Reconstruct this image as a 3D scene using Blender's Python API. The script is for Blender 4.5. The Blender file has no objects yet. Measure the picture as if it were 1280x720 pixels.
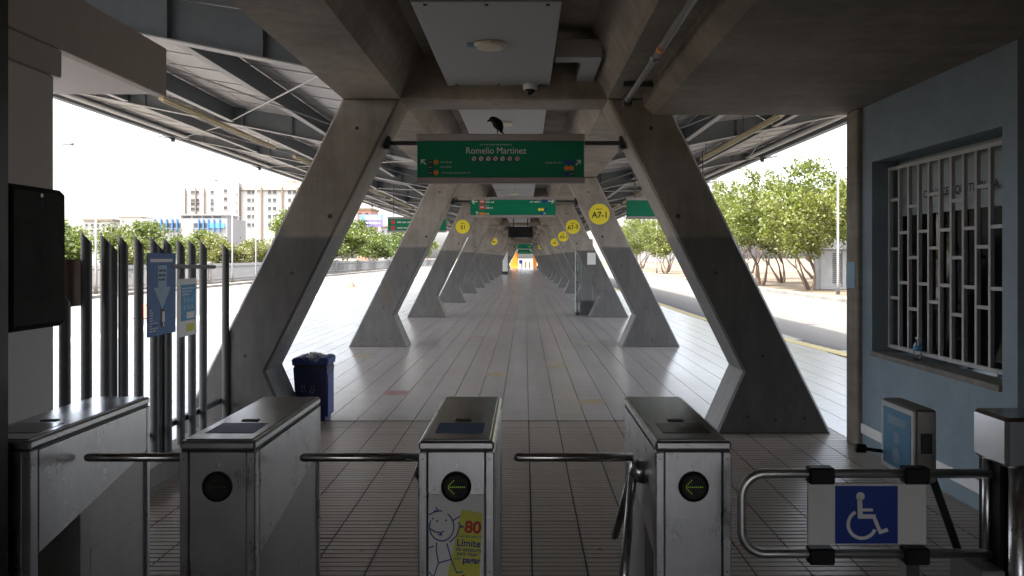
import bpy, bmesh, math, random
import numpy as np
from mathutils import Vector, Matrix
R = math.radians
PI = math.pi
rnd = random.Random(7)
scn = bpy.context.scene
col = scn.collection

# ------------------------------------------------------------------ camera, world, sun, exposure
CAMX, CAMZ, F = 0.2, 1.7, 949.0
cam = bpy.data.cameras.new('camera'); camo = bpy.data.objects.new('camera', cam); col.objects.link(camo)
camo.location = (CAMX, 0, CAMZ); camo.rotation_euler = (R(90), 0, 0)
cam.sensor_width = 36; cam.lens = F / 1280 * 36
cam.shift_x = -16 / 1280; cam.shift_y = -38 / 1280
cam.clip_start = 0.05; cam.clip_end = 3000
scn.camera = camo
SUN_FROM = Vector((-0.27, -0.16, 0.95)).normalized()
w = bpy.data.worlds.new('World'); scn.world = w; w.use_nodes = True
wn = w.node_tree; bg = wn.nodes['Background']
sky = wn.nodes.new('ShaderNodeTexSky'); sky.sky_type = 'NISHITA'; sky.sun_disc = False
sky.sun_elevation = math.asin(SUN_FROM.z); sky.sun_rotation = math.atan2(SUN_FROM.x, SUN_FROM.y) % (2 * PI)
sky.air_density = 0.75; sky.dust_density = 5.0; sky.ozone_density = 0.2
hs = wn.nodes.new('ShaderNodeHueSaturation'); hs.inputs['Saturation'].default_value = 0.45   # thin white haze over the whole sky
wn.links.new(sky.outputs[0], hs.inputs['Color']); wn.links.new(hs.outputs[0], bg.inputs[0]); bg.inputs[1].default_value = 0.15
sl = bpy.data.lights.new('sun', 'SUN'); sl.energy = 2.0; sl.angle = R(0.5); sl.color = (1, 0.95, 0.87)
so = bpy.data.objects.new('sun', sl); col.objects.link(so); so.location = (0, 0, 60)
so.rotation_euler = (-SUN_FROM).to_track_quat('-Z', 'Y').to_euler()
vs = scn.view_settings
vs.view_transform = 'Standard'; vs.look = 'None'; vs.gamma = 1; vs.use_curve_mapping = False
vs.exposure = 3.05
scn.render.engine = 'CYCLES'
scn.cycles.use_denoising = True
scn.cycles.max_bounces = 10; scn.cycles.diffuse_bounces = 6; scn.cycles.glossy_bounces = 5
scn.cycles.transparent_max_bounces = 16; scn.cycles.sample_clamp_indirect = 6.0
scn.cycles.caustics_reflective = False; scn.cycles.caustics_refractive = False

# ------------------------------------------------------------------ materials
MATS = {}
def newmat(name):
    m = bpy.data.materials.new(name); m.use_nodes = True
    nt = m.node_tree; return m, nt, nt.nodes['Principled BSDF']
def N(nt, t, **kw):
    n = nt.nodes.new(t)
    for k, v in kw.items(): setattr(n, k, v)
    return n
def vscale(nt, src, s):
    mp = N(nt, 'ShaderNodeMapping'); mp.inputs['Scale'].default_value = s
    nt.links.new(src, mp.inputs['Vector']); return mp.outputs[0]
def noise(nt, vec, scale, detail=4, rough=0.55):
    n = N(nt, 'ShaderNodeTexNoise'); n.inputs['Scale'].default_value = scale
    n.inputs['Detail'].default_value = detail; n.inputs['Roughness'].default_value = rough
    nt.links.new(vec, n.inputs['Vector']); return n.outputs['Fac']
def ramp(nt, src, p0, c0, p1, c1):
    r = N(nt, 'ShaderNodeValToRGB'); e = r.color_ramp.elements
    e[0].position = p0; e[0].color = (*c0, 1) if len(c0) == 3 else c0
    e[1].position = p1; e[1].color = (*c1, 1) if len(c1) == 3 else c1
    nt.links.new(src, r.inputs[0]); return r.outputs[0]
def mixc(nt, fac, a, b, mode='MIX'):
    n = N(nt, 'ShaderNodeMix', data_type='RGBA', blend_type=mode)
    for v, s in ((fac, 0), (a, 6), (b, 7)):
        if isinstance(v, (int, float)): n.inputs[s].default_value = v
        elif isinstance(v, tuple): n.inputs[s].default_value = (*v, 1)
        else: nt.links.new(v, n.inputs[s])
    return n.outputs[2]
def mth(nt, op, a, b=0.0, clamp=False):
    n = N(nt, 'ShaderNodeMath', operation=op, use_clamp=clamp)
    for i, v in enumerate((a, b)):
        if isinstance(v, (int, float)): n.inputs[i].default_value = v
        else: nt.links.new(v, n.inputs[i])
    return n.outputs[0]
def g(c): return (c, c, c)
def mul(c, k): return tuple(min(1, x * k) for x in c)
def mat(name, c, rough=0.5, metal=0.0, var=0.12, scale=4.0, bump=0.0, bscale=40, stretch=(1, 1, 1), rvar=0.1, spec=0.5, emit=0, coat=0):
    if name in MATS: return MATS[name]
    m, nt, b = newmat(name)
    pos = N(nt, 'ShaderNodeNewGeometry').outputs['Position']
    v = vscale(nt, pos, stretch)
    f1 = noise(nt, v, scale, 5, 0.6)
    c1 = ramp(nt, f1, 0.28, mul(c, 1 - var), 0.72, mul(c, 1 + var))
    f2 = noise(nt, v, scale * 6.3, 3, 0.6)
    c2 = mixc(nt, 1.0, c1, ramp(nt, f2, 0.25, g(1 - var * 0.6), 0.7, g(1.0)), 'MULTIPLY')
    nt.links.new(c2, b.inputs['Base Color'])
    nt.links.new(ramp(nt, f1, 0.2, g(max(0.02, rough - rvar)), 0.8, g(min(1, rough + rvar))), b.inputs['Roughness'])
    b.inputs['Metallic'].default_value = metal
    b.inputs['Specular IOR Level'].default_value = spec
    if coat: b.inputs['Coat Weight'].default_value = coat
    if emit:
        b.inputs['Emission Color'].default_value = (*c, 1); b.inputs['Emission Strength'].default_value = emit
    if bump:
        bn = N(nt, 'ShaderNodeBump'); bn.inputs['Strength'].default_value = bump; bn.inputs['Distance'].default_value = 0.01
        nt.links.new(noise(nt, v, bscale, 4, 0.65), bn.inputs['Height']); nt.links.new(bn.outputs[0], b.inputs['Normal'])
    MATS[name] = m; return m

def concrete(name, c, boards=None, paint=None, rough=0.75):
    """cast concrete: blotches, drips, pin holes, board marks; optional grey paint on the lower part"""
    m, nt, b = newmat(name)
    pos = N(nt, 'ShaderNodeNewGeometry').outputs['Position']
    big = noise(nt, pos, 0.9, 6, 0.62); mid = noise(nt, pos, 5.0, 5, 0.65)
    c1 = ramp(nt, big, 0.3, mul(c, 0.62), 0.68, mul(c, 1.18))
    warm = ramp(nt, mid, 0.35, (0.88, 0.85, 0.82), 0.65, (1.06, 1.055, 1.05))
    c2 = mixc(nt, 1.0, c1, warm, 'MULTIPLY')
    drip = noise(nt, vscale(nt, pos, (7, 7, 0.5)), 1.6, 4, 0.6)
    c3 = mixc(nt, 1.0, c2, ramp(nt, drip, 0.34, g(0.84), 0.56, g(1.0)), 'MULTIPLY')
    hole = N(nt, 'ShaderNodeTexVoronoi'); hole.inputs['Scale'].default_value = 9.0; nt.links.new(pos, hole.inputs['Vector'])
    c4 = mixc(nt, 1.0, c3, ramp(nt, hole.outputs['Distance'], 0.03, g(0.45), 0.075, g(1.0)), 'MULTIPLY')
    if boards:
        bw = noise(nt, vscale(nt, pos, boards), 1.0, 3, 0.7)
        c4 = mixc(nt, 1.0, c4, ramp(nt, bw, 0.3, g(0.76), 0.7, g(1.08)), 'MULTIPLY')
    rg = ramp(nt, mid, 0.3, g(rough - 0.1), 0.7, g(rough + 0.12))
    if paint:
        sep = N(nt, 'ShaderNodeSeparateXYZ'); nt.links.new(pos, sep.inputs[0])
        z = mth(nt, 'ADD', sep.outputs[2], mth(nt, 'MULTIPLY', mth(nt, 'SUBTRACT', mid, 0.5), 0.05))
        f = mth(nt, 'MULTIPLY', mth(nt, 'SUBTRACT', 1.92, z), 26.0, True)
        pc = ramp(nt, noise(nt, vscale(nt, pos, (3, 3, 1)), 2.2, 6, 0.7), 0.3, mul(paint, 0.72), 0.72, mul(paint, 1.22))
        scuff = noise(nt, pos, 14, 3, 0.7)
        pc = mixc(nt, ramp(nt, scuff, 0.66, g(0), 0.74, g(0.55)), pc, mul(paint, 1.7))
        rust = noise(nt, vscale(nt, pos, (1.4, 0.33, 1.1)), 0.9, 4, 0.6)
        pc = mixc(nt, ramp(nt, rust, 0.60, g(0), 0.72, g(0.6)), pc, (0.20, 0.115, 0.06))
        c4 = mixc(nt, f, c4, pc)
        rg = mixc(nt, f, rg, ramp(nt, scuff, 0.3, g(0.34), 0.7, g(0.5)))
    nt.links.new(c4, b.inputs['Base Color']); nt.links.new(rg, b.inputs['Roughness'])
    bn = N(nt, 'ShaderNodeBump'); bn.inputs['Strength'].default_value = 0.35; bn.inputs['Distance'].default_value = 0.006
    nt.links.new(mixc(nt, 0.5, noise(nt, pos, 26, 5, 0.7), hole.outputs['Distance']), bn.inputs['Height'])
    nt.links.new(bn.outputs[0], b.inputs['Normal'])
    MATS[name] = m; return m

def tile_mat(name, c, rough, var=0.022):
    m, nt, b = newmat(name)
    geo = N(nt, 'ShaderNodeNewGeometry'); pos = geo.outputs['Position']
    oi = N(nt, 'ShaderNodeObjectInfo')
    rn = mth(nt, 'FRACT', mth(nt, 'ADD', geo.outputs['Random Per Island'], oi.outputs['Random']))
    c1 = ramp(nt, rn, 0.0, mul(c, 1 - var), 1.0, mul(c, 1 + var))
    st = noise(nt, vscale(nt, pos, (1.1, 0.5, 1)), 0.8, 6, 0.65)
    c2 = mixc(nt, 1.0, c1, ramp(nt, st, 0.25, (0.86, 0.84, 0.82), 0.6, (1, 1, 1)), 'MULTIPLY')
    sp = noise(nt, pos, 45, 3, 0.6)
    c3 = mixc(nt, 1.0, c2, ramp(nt, sp, 0.3, g(0.9), 0.55, g(1)), 'MULTIPLY')
    gum = N(nt, 'ShaderNodeTexVoronoi'); gum.inputs['Scale'].default_value = 2.1; nt.links.new(pos, gum.inputs['Vector'])
    c3 = mixc(nt, 1.0, c3, ramp(nt, gum.outputs['Distance'], 0.025, g(0.5), 0.04, g(1)), 'MULTIPLY')
    path = noise(nt, vscale(nt, pos, (2.2, 0.12, 1)), 1.0, 4, 0.6)
    c3 = mixc(nt, 1.0, c3, ramp(nt, path, 0.35, g(0.88), 0.6, g(1.0)), 'MULTIPLY')
    b.inputs['Specular IOR Level'].default_value = 0.35
    nt.links.new(c3, b.inputs['Base Color'])
    rr = mth(nt, 'ADD', mth(nt, 'MULTIPLY', st, -0.12), rough + 0.08)
    nt.links.new(rr, b.inputs['Roughness'])
    MATS[name] = m; return m

def steel_mat(name, c, rough):
    m, nt, b = newmat(name)
    pos = N(nt, 'ShaderNodeNewGeometry').outputs['Position']
    gr = noise(nt, vscale(nt, pos, (240, 240, 3)), 1.0, 2, 0.6)
    sm = noise(nt, pos, 5.5, 5, 0.65)
    c1 = mixc(nt, 1.0, ramp(nt, sm, 0.3, mul(c, 0.9), 0.7, mul(c, 1.05)), ramp(nt, gr, 0.3, g(0.9), 0.7, g(1.0)), 'MULTIPLY')
    sc = noise(nt, vscale(nt, pos, (9, 9, 70)), 1.3, 2, 0.4); sm2 = noise(nt, pos, 17, 4, 0.7)
    c1 = mixc(nt, 1.0, c1, ramp(nt, sm2, 0.30, g(0.93), 0.5, g(1.0)), 'MULTIPLY')
    c1 = mixc(nt, ramp(nt, sc, 0.70, g(0), 0.74, g(0.5)), c1, mul(c, 1.35))
    nt.links.new(c1, b.inputs['Base Color']); b.inputs['Metallic'].default_value = 1
    rr = mth(nt, 'ADD', mth(nt, 'MULTIPLY', sm, 0.22), mth(nt, 'ADD', mth(nt, 'MULTIPLY', gr, 0.06), rough - 0.11))
    nt.links.new(rr, b.inputs['Roughness'])
    bn = N(nt, 'ShaderNodeBump'); bn.inputs['Strength'].default_value = 0.05; bn.inputs['Distance'].default_value = 0.004
    nt.links.new(noise(nt, pos, 7, 2, 0.5), bn.inputs['Height']); nt.links.new(bn.outputs[0], b.inputs['Normal'])
    MATS[name] = m; return m

def leaf_mat(name, c1, c2):
    m, nt, b = newmat(name)
    geo = N(nt, 'ShaderNodeNewGeometry')
    oi = N(nt, 'ShaderNodeObjectInfo')
    c = ramp(nt, geo.outputs['Random Per Island'], 0.0, c1, 1.0, c2)
    c = mixc(nt, 1.0, c, ramp(nt, oi.outputs['Random'], 0, (0.82, 0.9, 0.8), 1, (1.1, 1.05, 1.0)), 'MULTIPLY')
    nt.links.new(c, b.inputs['Base Color']); b.inputs['Roughness'].default_value = 0.55
    tr = N(nt, 'ShaderNodeBsdfTranslucent'); nt.links.new(mixc(nt, 1.0, c, (1.3, 1.35, 0.6), 'MULTIPLY'), tr.inputs[0])
    ms = N(nt, 'ShaderNodeMixShader'); ms.inputs[0].default_value = 0.38
    nt.links.new(b.outputs[0], ms.inputs[1]); nt.links.new(tr.outputs[0], ms.inputs[2])
    nt.links.new(ms.outputs[0], nt.nodes['Material Output'].inputs[0])
    MATS[name] = m; return m

def glass_mat(name, tint, rough=0.02, alpha=0.25):
    m, nt, b = newmat(name)
    tb = N(nt, 'ShaderNodeBsdfTransparent'); tb.inputs[0].default_value = (*tint, 1)
    gl = N(nt, 'ShaderNodeBsdfGlossy'); gl.inputs['Roughness'].default_value = rough
    fr = N(nt, 'ShaderNodeFresnel'); fr.inputs[0].default_value = 1.5
    ms = N(nt, 'ShaderNodeMixShader')
    nt.links.new(mth(nt, 'ADD', fr.outputs[0], alpha * 0.1, True), ms.inputs[0])
    nt.links.new(tb.outputs[0], ms.inputs[1]); nt.links.new(gl.outputs[0], ms.inputs[2])
    nt.links.new(ms.outputs[0], nt.nodes['Material Output'].inputs[0])
    MATS[name] = m; return m

M_COL = concrete('column_concrete', (0.34, 0.312, 0.277), paint=(0.120, 0.117, 0.113))
M_BEAM = concrete('beam_concrete', (0.35, 0.315, 0.27), boards=(0.6, 0.6, 9))
M_SOFF = concrete('soffit_concrete', (0.31, 0.275, 0.23), boards=(0.25, 2.6, 1))
M_KERB = concrete('kerb_concrete', (0.25, 0.238, 0.22))
M_TILE = tile_mat('floor_tile', (0.475, 0.445, 0.42), 0.19)
M_RIB = tile_mat('ribbed_tile', (0.47, 0.41, 0.36), 0.32)
M_TRED = tile_mat('red_tile', (0.36, 0.20, 0.19), 0.3)
M_TYEL = tile_mat('ochre_tile', (0.46, 0.39, 0.25), 0.3)
M_TACT = tile_mat('yellow_tactile', (0.55, 0.42, 0.12), 0.5)
M_GROUT = mat('grout', (0.10, 0.095, 0.09), 0.85, var=0.25, scale=3)
M_STEEL = steel_mat('brushed_steel', (0.60, 0.60, 0.61), 0.27)
M_STEEL2 = steel_mat('polished_steel', (0.60, 0.60, 0.60), 0.2)
M_TOP = steel_mat('glossy_top', (0.36, 0.385, 0.42), 0.15)
M_TUBE = steel_mat('light_tube_steel', (0.74, 0.74, 0.75), 0.36)
M_STEELD = steel_mat('dull_steel', (0.36, 0.352, 0.345), 0.42)
M_ROOFST = mat('roof_steel_paint', (0.16, 0.18, 0.198), 0.5, var=0.14, scale=1.5)
M_FLANGE = mat('purlin_paint', (0.40, 0.40, 0.39), 0.5, var=0.12, scale=2)
M_DECK = mat('roof_deck', (0.38, 0.37, 0.36), 0.45, var=0.16, scale=0.8, stretch=(1, 0.4, 1))
M_BLACK = mat('black_plastic', (0.009, 0.009, 0.0095), 0.5, var=0.3, scale=12, spec=0.3)
M_DARK = mat('dark_frame', (0.03, 0.034, 0.036), 0.5, var=0.2)
M_GREYPOST = mat('fence_paint', (0.085, 0.092, 0.096), 0.45, var=0.22, scale=6)
M_WHITEW = mat('white_wall', (0.56, 0.545, 0.54), 0.7, var=0.06, scale=2, bump=0.1)
M_FASC = mat('greige_wall', (0.43, 0.40, 0.375), 0.7, var=0.07, scale=2, bump=0.08)
M_BLUEW = mat('blue_wall', (0.22, 0.29, 0.345), 0.6, var=0.16, scale=1.7, bump=0.15, bscale=60)
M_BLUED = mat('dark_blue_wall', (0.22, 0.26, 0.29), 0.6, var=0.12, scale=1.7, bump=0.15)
M_PANEL = mat('ceiling_panel', (0.40, 0.405, 0.41), 0.45, var=0.05, scale=2)
M_CREAM = mat('cream_plastic', (0.72, 0.66, 0.52), 0.45, var=0.06)
M_YELLOWCREAM = mat('fixture_cream', (0.62, 0.52, 0.30), 0.5, var=0.12)
M_GREEN = mat('sign_green', (0.001, 0.20, 0.10), 0.4, var=0.05, scale=2, spec=0.25)
M_ALU = mat('sign_frame', (0.36, 0.33, 0.31), 0.45, metal=0.3, var=0.08)
M_WHITE = mat('white_print', (0.78, 0.78, 0.78), 0.5, var=0.04)
M_PALE = mat('pale_print', (0.36, 0.50, 0.43), 0.5, var=0.05)
M_RED = mat('red_print', (0.55, 0.05, 0.045), 0.5, var=0.06)
M_DKRED = mat('dark_red_print', (0.26, 0.05, 0.05), 0.5, var=0.06)
M_ORANGE = mat('orange_print', (0.72, 0.26, 0.03), 0.5, var=0.06)
M_YELLOW = mat('yellow_print', (0.88, 0.74, 0.03), 0.5, var=0.06, scale=3)
M_YGRN = mat('lime_print', (0.66, 0.66, 0.10), 0.5, var=0.05)
M_BLUE = mat('blue_print', (0.01, 0.045, 0.30), 0.4, var=0.06)
M_BLUE2 = mat('poster_blue', (0.05, 0.15, 0.36), 0.5, var=0.12)
M_CYAN = mat('poster_cyan', (0.10, 0.33, 0.55), 0.5, var=0.08)
M_LBLUE = mat('poster_light_blue', (0.28, 0.45, 0.60), 0.5, var=0.08)
M_INK = mat('dark_ink', (0.02, 0.02, 0.02), 0.5, var=0.1)
M_INKB = mat('blue_ink', (0.02, 0.05, 0.28), 0.5, var=0.08)
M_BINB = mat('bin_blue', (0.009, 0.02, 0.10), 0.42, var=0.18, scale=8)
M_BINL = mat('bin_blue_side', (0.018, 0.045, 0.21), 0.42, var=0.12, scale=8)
M_BAG = mat('plastic_bag', (0.62, 0.62, 0.63), 0.4, var=0.1)
M_BROWN = mat('brown_board', (0.13, 0.062, 0.03), 0.6, var=0.2, scale=6)
M_BIRD = mat('black_feathers', (0.004, 0.004, 0.005), 0.6, var=0.3, scale=20, spec=0.15)
M_LED = mat('green_led', (0.22, 0.34, 0.05), 0.5, emit=0.05)
M_LEDOFF = mat('dark_led', (0.10, 0.13, 0.03), 0.5)
M_BARK = mat('bark', (0.15, 0.105, 0.075), 0.9, var=0.3, scale=8, bump=0.5)
M_LEAFA = leaf_mat('foliage_light', (0.062, 0.076, 0.012), (0.135, 0.15, 0.034))
M_LEAFB = leaf_mat('foliage_mid', (0.046, 0.070, 0.012), (0.105, 0.128, 0.032))
M_LEAFC = leaf_mat('foliage_dry', (0.060, 0.070, 0.02), (0.125, 0.13, 0.045))
M_ROAD = mat('road_concrete', (0.088, 0.082, 0.074), 0.85, var=0.14, scale=0.5, bump=0.2, bscale=25)
M_GROUND = mat('dry_ground', (0.095, 0.07, 0.042), 0.95, var=0.35, scale=0.8, bump=0.4, bscale=12)
M_LINE = mat('road_yellow', (0.55, 0.40, 0.08), 0.7, var=0.2)
M_GALV = mat('galvanised', (0.30, 0.305, 0.31), 0.45, metal=0.4, var=0.08)
M_POLE = mat('pole_grey', (0.20, 0.205, 0.21), 0.5, metal=0.2, var=0.08)
M_BLDW = mat('building_white', (0.37, 0.36, 0.335), 0.8, var=0.07, scale=0.12)
M_BLDT = mat('building_tan', (0.18, 0.145, 0.105), 0.8, var=0.1, scale=0.2)
M_BLDG = mat('building_grey', (0.26, 0.256, 0.25), 0.8, var=0.1, scale=0.2)
M_BLDB = mat('building_blue', (0.05, 0.17, 0.42), 0.6, var=0.1, scale=0.2)
M_BLDR = mat('building_brick', (0.38, 0.20, 0.14), 0.8, var=0.1, scale=0.2)
M_WIN = mat('window_dark', (0.07, 0.07, 0.072), 0.2, var=0.3, scale=0.3)
M_GLASS = glass_mat('clear_glass', (0.80, 0.86, 0.86))
M_SCREEN = mat('screen_black', (0.008, 0.008, 0.009), 0.15, var=0.1)
M_ORDOOR = mat('orange_door', (0.85, 0.30, 0.03), 0.5, var=0.06)
M_PLASTIC = glass_mat('clear_plastic', (0.9, 0.93, 0.95), 0.1)
M_GRILLE = mat('grille_paint', (0.46, 0.455, 0.46), 0.5, var=0.1, scale=9)
M_FILM = mat('frosted_film', (0.30, 0.36, 0.36), 0.35, var=0.06)
M_CONDUIT = mat('conduit', (0.24, 0.24, 0.235), 0.4, metal=0.6, var=0.15)

# ------------------------------------------------------------------ geometry helpers
class MB:
    def __init__(s): s.v = []; s.f = []
    def add(s, vs_, fs):
        n = len(s.v); s.v += [tuple(p) for p in vs_]; s.f += [tuple(n + i for i in f) for f in fs]; return s
    def box(s, x0, x1, y0, y1, z0, z1, c=0.0):
        if c <= 0:
            return s.add([(x0,y0,z0),(x1,y0,z0),(x1,y1,z0),(x0,y1,z0),(x0,y0,z1),(x1,y0,z1),(x1,y1,z1),(x0,y1,z1)],
                         [(0,3,2,1),(4,5,6,7),(0,1,5,4),(1,2,6,5),(2,3,7,6),(3,0,4,7)])
        c = min(c, (x1-x0)*.45, (y1-y0)*.45, (z1-z0)*.45)
        X, Y, Z = (x0, x1), (y0, y1), (z0, z1); sg = (1, -1)
        vs_, idx = [], {}
        for i in (0, 1):
            for j in (0, 1):
                for k in (0, 1):
                    p = (X[i], Y[j], Z[k]); q = (X[i]+c*sg[i], Y[j]+c*sg[j], Z[k]+c*sg[k])
                    for a in range(3):
                        idx[i, j, k, a] = len(vs_)
                        vs_.append(tuple(p[b] if b == a else q[b] for b in range(3)))
        fs = []
        for a in range(3):
            o = [b for b in range(3) if b != a]
            for sd in (0, 1):
                lp = []
                for u, v in ((0, 0), (1, 0), (1, 1), (0, 1)):
                    t = [0, 0, 0]; t[a] = sd; t[o[0]] = u; t[o[1]] = v; lp.append(idx[(*t, a)])
                fs.append(tuple(lp))
        for a in range(3):
            o = [b for b in range(3) if b != a]
            for u in (0, 1):
                for v in (0, 1):
                    t0 = [0, 0, 0]; t1 = [0, 0, 0]; t1[a] = 1
                    for t in (t0, t1): t[o[0]] = u; t[o[1]] = v
                    fs.append((idx[(*t0, o[0])], idx[(*t1, o[0])], idx[(*t1, o[1])], idx[(*t0, o[1])]))
        for i in (0, 1):
            for j in (0, 1):
                for k in (0, 1): fs.append((idx[i,j,k,0], idx[i,j,k,1], idx[i,j,k,2]))
        return s.add(vs_, fs)
    def prism(s, poly, a, b, axis='y', c=0.0):
        """extrude a 2-D outline along an axis; outline is (x,z) for y, (y,z) for x, (x,y) for z"""
        def P(p, t):
            return {'y': (p[0], t, p[1]), 'x': (t, p[0], p[1]), 'z': (p[0], p[1], t)}[axis]
        n = len(poly)
        rings = [(poly, a), (poly, b)]
        if c > 0:
            ins = inset(poly, c); rings = [(ins, a), (poly, a + c), (poly, b - c), (ins, b)]
        vs_ = [P(p, t) for pl, t in rings for p in pl]; fs = []
        for k in range(len(rings) - 1):
            for i in range(n):
                j = (i + 1) % n; fs.append((k*n+i, k*n+j, (k+1)*n+j, (k+1)*n+i))
        fs.append(tuple(range(n))[::-1]); fs.append(tuple(range((len(rings)-1)*n, len(rings)*n)))
        return s.add(vs_, fs)
    def tube(s, pts, r, n=10, caps=True):
        pts = [Vector(p) for p in pts]; rs = r if isinstance(r, (list, tuple)) else [r] * len(pts)
        vs_ = []; up = None
        for i, p in enumerate(pts):
            d = (pts[min(i+1, len(pts)-1)] - pts[max(i-1, 0)]).normalized()
            if up is None: up = d.orthogonal().normalized()
            up = (up - d * up.dot(d)).normalized(); sd = d.cross(up)
            for k in range(n):
                a = 2*PI*k/n; vs_.append(p + (up*math.cos(a) + sd*math.sin(a)) * rs[i])
        fs = []
        for i in range(len(pts)-1):
            for k in range(n):
                l = (k+1) % n; fs.append((i*n+k, i*n+l, (i+1)*n+l, (i+1)*n+k))
        if caps: fs.append(tuple(range(n))[::-1]); fs.append(tuple(range((len(pts)-1)*n, len(pts)*n)))
        return s.add(vs_, fs)
    def lathe(s, prof, cx, cy, n=24):
        """prof: list of (r, z) bottom to top"""
        vs_ = [(cx + r*math.cos(2*PI*k/n), cy + r*math.sin(2*PI*k/n), z) for r, z in prof for k in range(n)]
        fs = [(i*n+k, i*n+(k+1) % n, (i+1)*n+(k+1) % n, (i+1)*n+k) for i in range(len(prof)-1) for k in range(n)]
        fs.append(tuple(range(n))[::-1]); fs.append(tuple(range((len(prof)-1)*n, len(prof)*n)))
        return s.add(vs_, fs)
    def build(s, name, m, parent=None, base=None, smooth=False):
        me = bpy.data.meshes.new(name)
        if base is None: base = wloc(parent) if parent else (0, 0, 0)
        bx, by, bz = base
        me.from_pydata([(p[0]-bx, p[1]-by, p[2]-bz) for p in s.v], [], s.f)
        if len(s.f) < 20000:
            bm = bmesh.new(); bm.from_mesh(me); bmesh.ops.recalc_face_normals(bm, faces=bm.faces); bm.to_mesh(me); bm.free()
        if smooth:
            me.polygons.foreach_set('use_smooth', [True]*len(me.polygons))
        me.materials.append(m)
        o = bpy.data.objects.new(name, me); col.objects.link(o)
        if parent: o.parent = parent
        else: o.location = base
        return o
def split_build(mb, name, m, parent):
    """one object for each separate piece"""
    par = list(range(len(mb.v)))
    def find(i):
        while par[i] != i: par[i] = par[par[i]]; i = par[i]
        return i
    for f in mb.f:
        for i in f[1:]: par[find(i)] = find(f[0])
    grp = {}
    for f in mb.f: grp.setdefault(find(f[0]), []).append(f)
    for fs in grp.values():
        ids = sorted({i for f in fs for i in f}); mp = {a: k for k, a in enumerate(ids)}
        q = MB(); q.v = [mb.v[i] for i in ids]; q.f = [tuple(mp[i] for i in f) for f in fs]; q.build(name, m, parent)
def inset(poly, c):
    n = len(poly); ar = sum(poly[i][0]*poly[(i+1) % n][1] - poly[(i+1) % n][0]*poly[i][1] for i in range(n))
    sg = 1 if ar > 0 else -1; out = []
    for i in range(n):
        p0, p1, p2 = Vector(poly[i-1]), Vector(poly[i]), Vector(poly[(i+1) % n])
        d1 = (p1-p0).normalized(); d2 = (p2-p1).normalized()
        n1 = Vector((-d1.y, d1.x))*sg; n2 = Vector((-d2.y, d2.x))*sg
        b = n1 + n2; k = c*2/max(0.3, b.length_squared)
        out.append(tuple(p1 + b*k))
    return out
def wloc(o):
    v = Vector((0, 0, 0))
    while o: v += o.location; o = o.parent
    return v
def tag(o, label=None, cat=None, group=None, kind=None):
    if label: o['label'] = label
    if cat: o['category'] = cat
    if group: o['group'] = group
    if kind: o['kind'] = kind
    return o
def thing(name, label, cat, loc=(0, 0, 0), group=None):
    o = bpy.data.objects.new(name, None); col.objects.link(o); o.location = loc; o.empty_display_size = 0.1
    return tag(o, label, cat, group)
def copy_tree(o, parent=None):
    c = o.copy(); col.objects.link(c)
    if parent: c.parent = parent
    for ch in list(o.children): copy_tree(ch, c)
    return c
def dup(o, dx=0, dy=0, dz=0):
    c = o.copy(); col.objects.link(c); c.location = o.location + Vector((dx, dy, dz)); return c
ORD = ['first', 'second', 'third', 'fourth', 'fifth', 'sixth', 'seventh', 'eighth', 'ninth', 'tenth', 'eleventh', 'twelfth', 'thirteenth',
       'fourteenth', 'fifteenth', 'sixteenth', 'seventeenth', 'eighteenth', 'nineteenth', 'twentieth', 'twenty-first', 'twenty-second', 'twenty-third', 'twenty-fourth', 'twenty-fifth']
def px(x, y, d): return Vector((CAMX + (x-656)*d/F, d, CAMZ - (y-322)*d/F))

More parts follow.
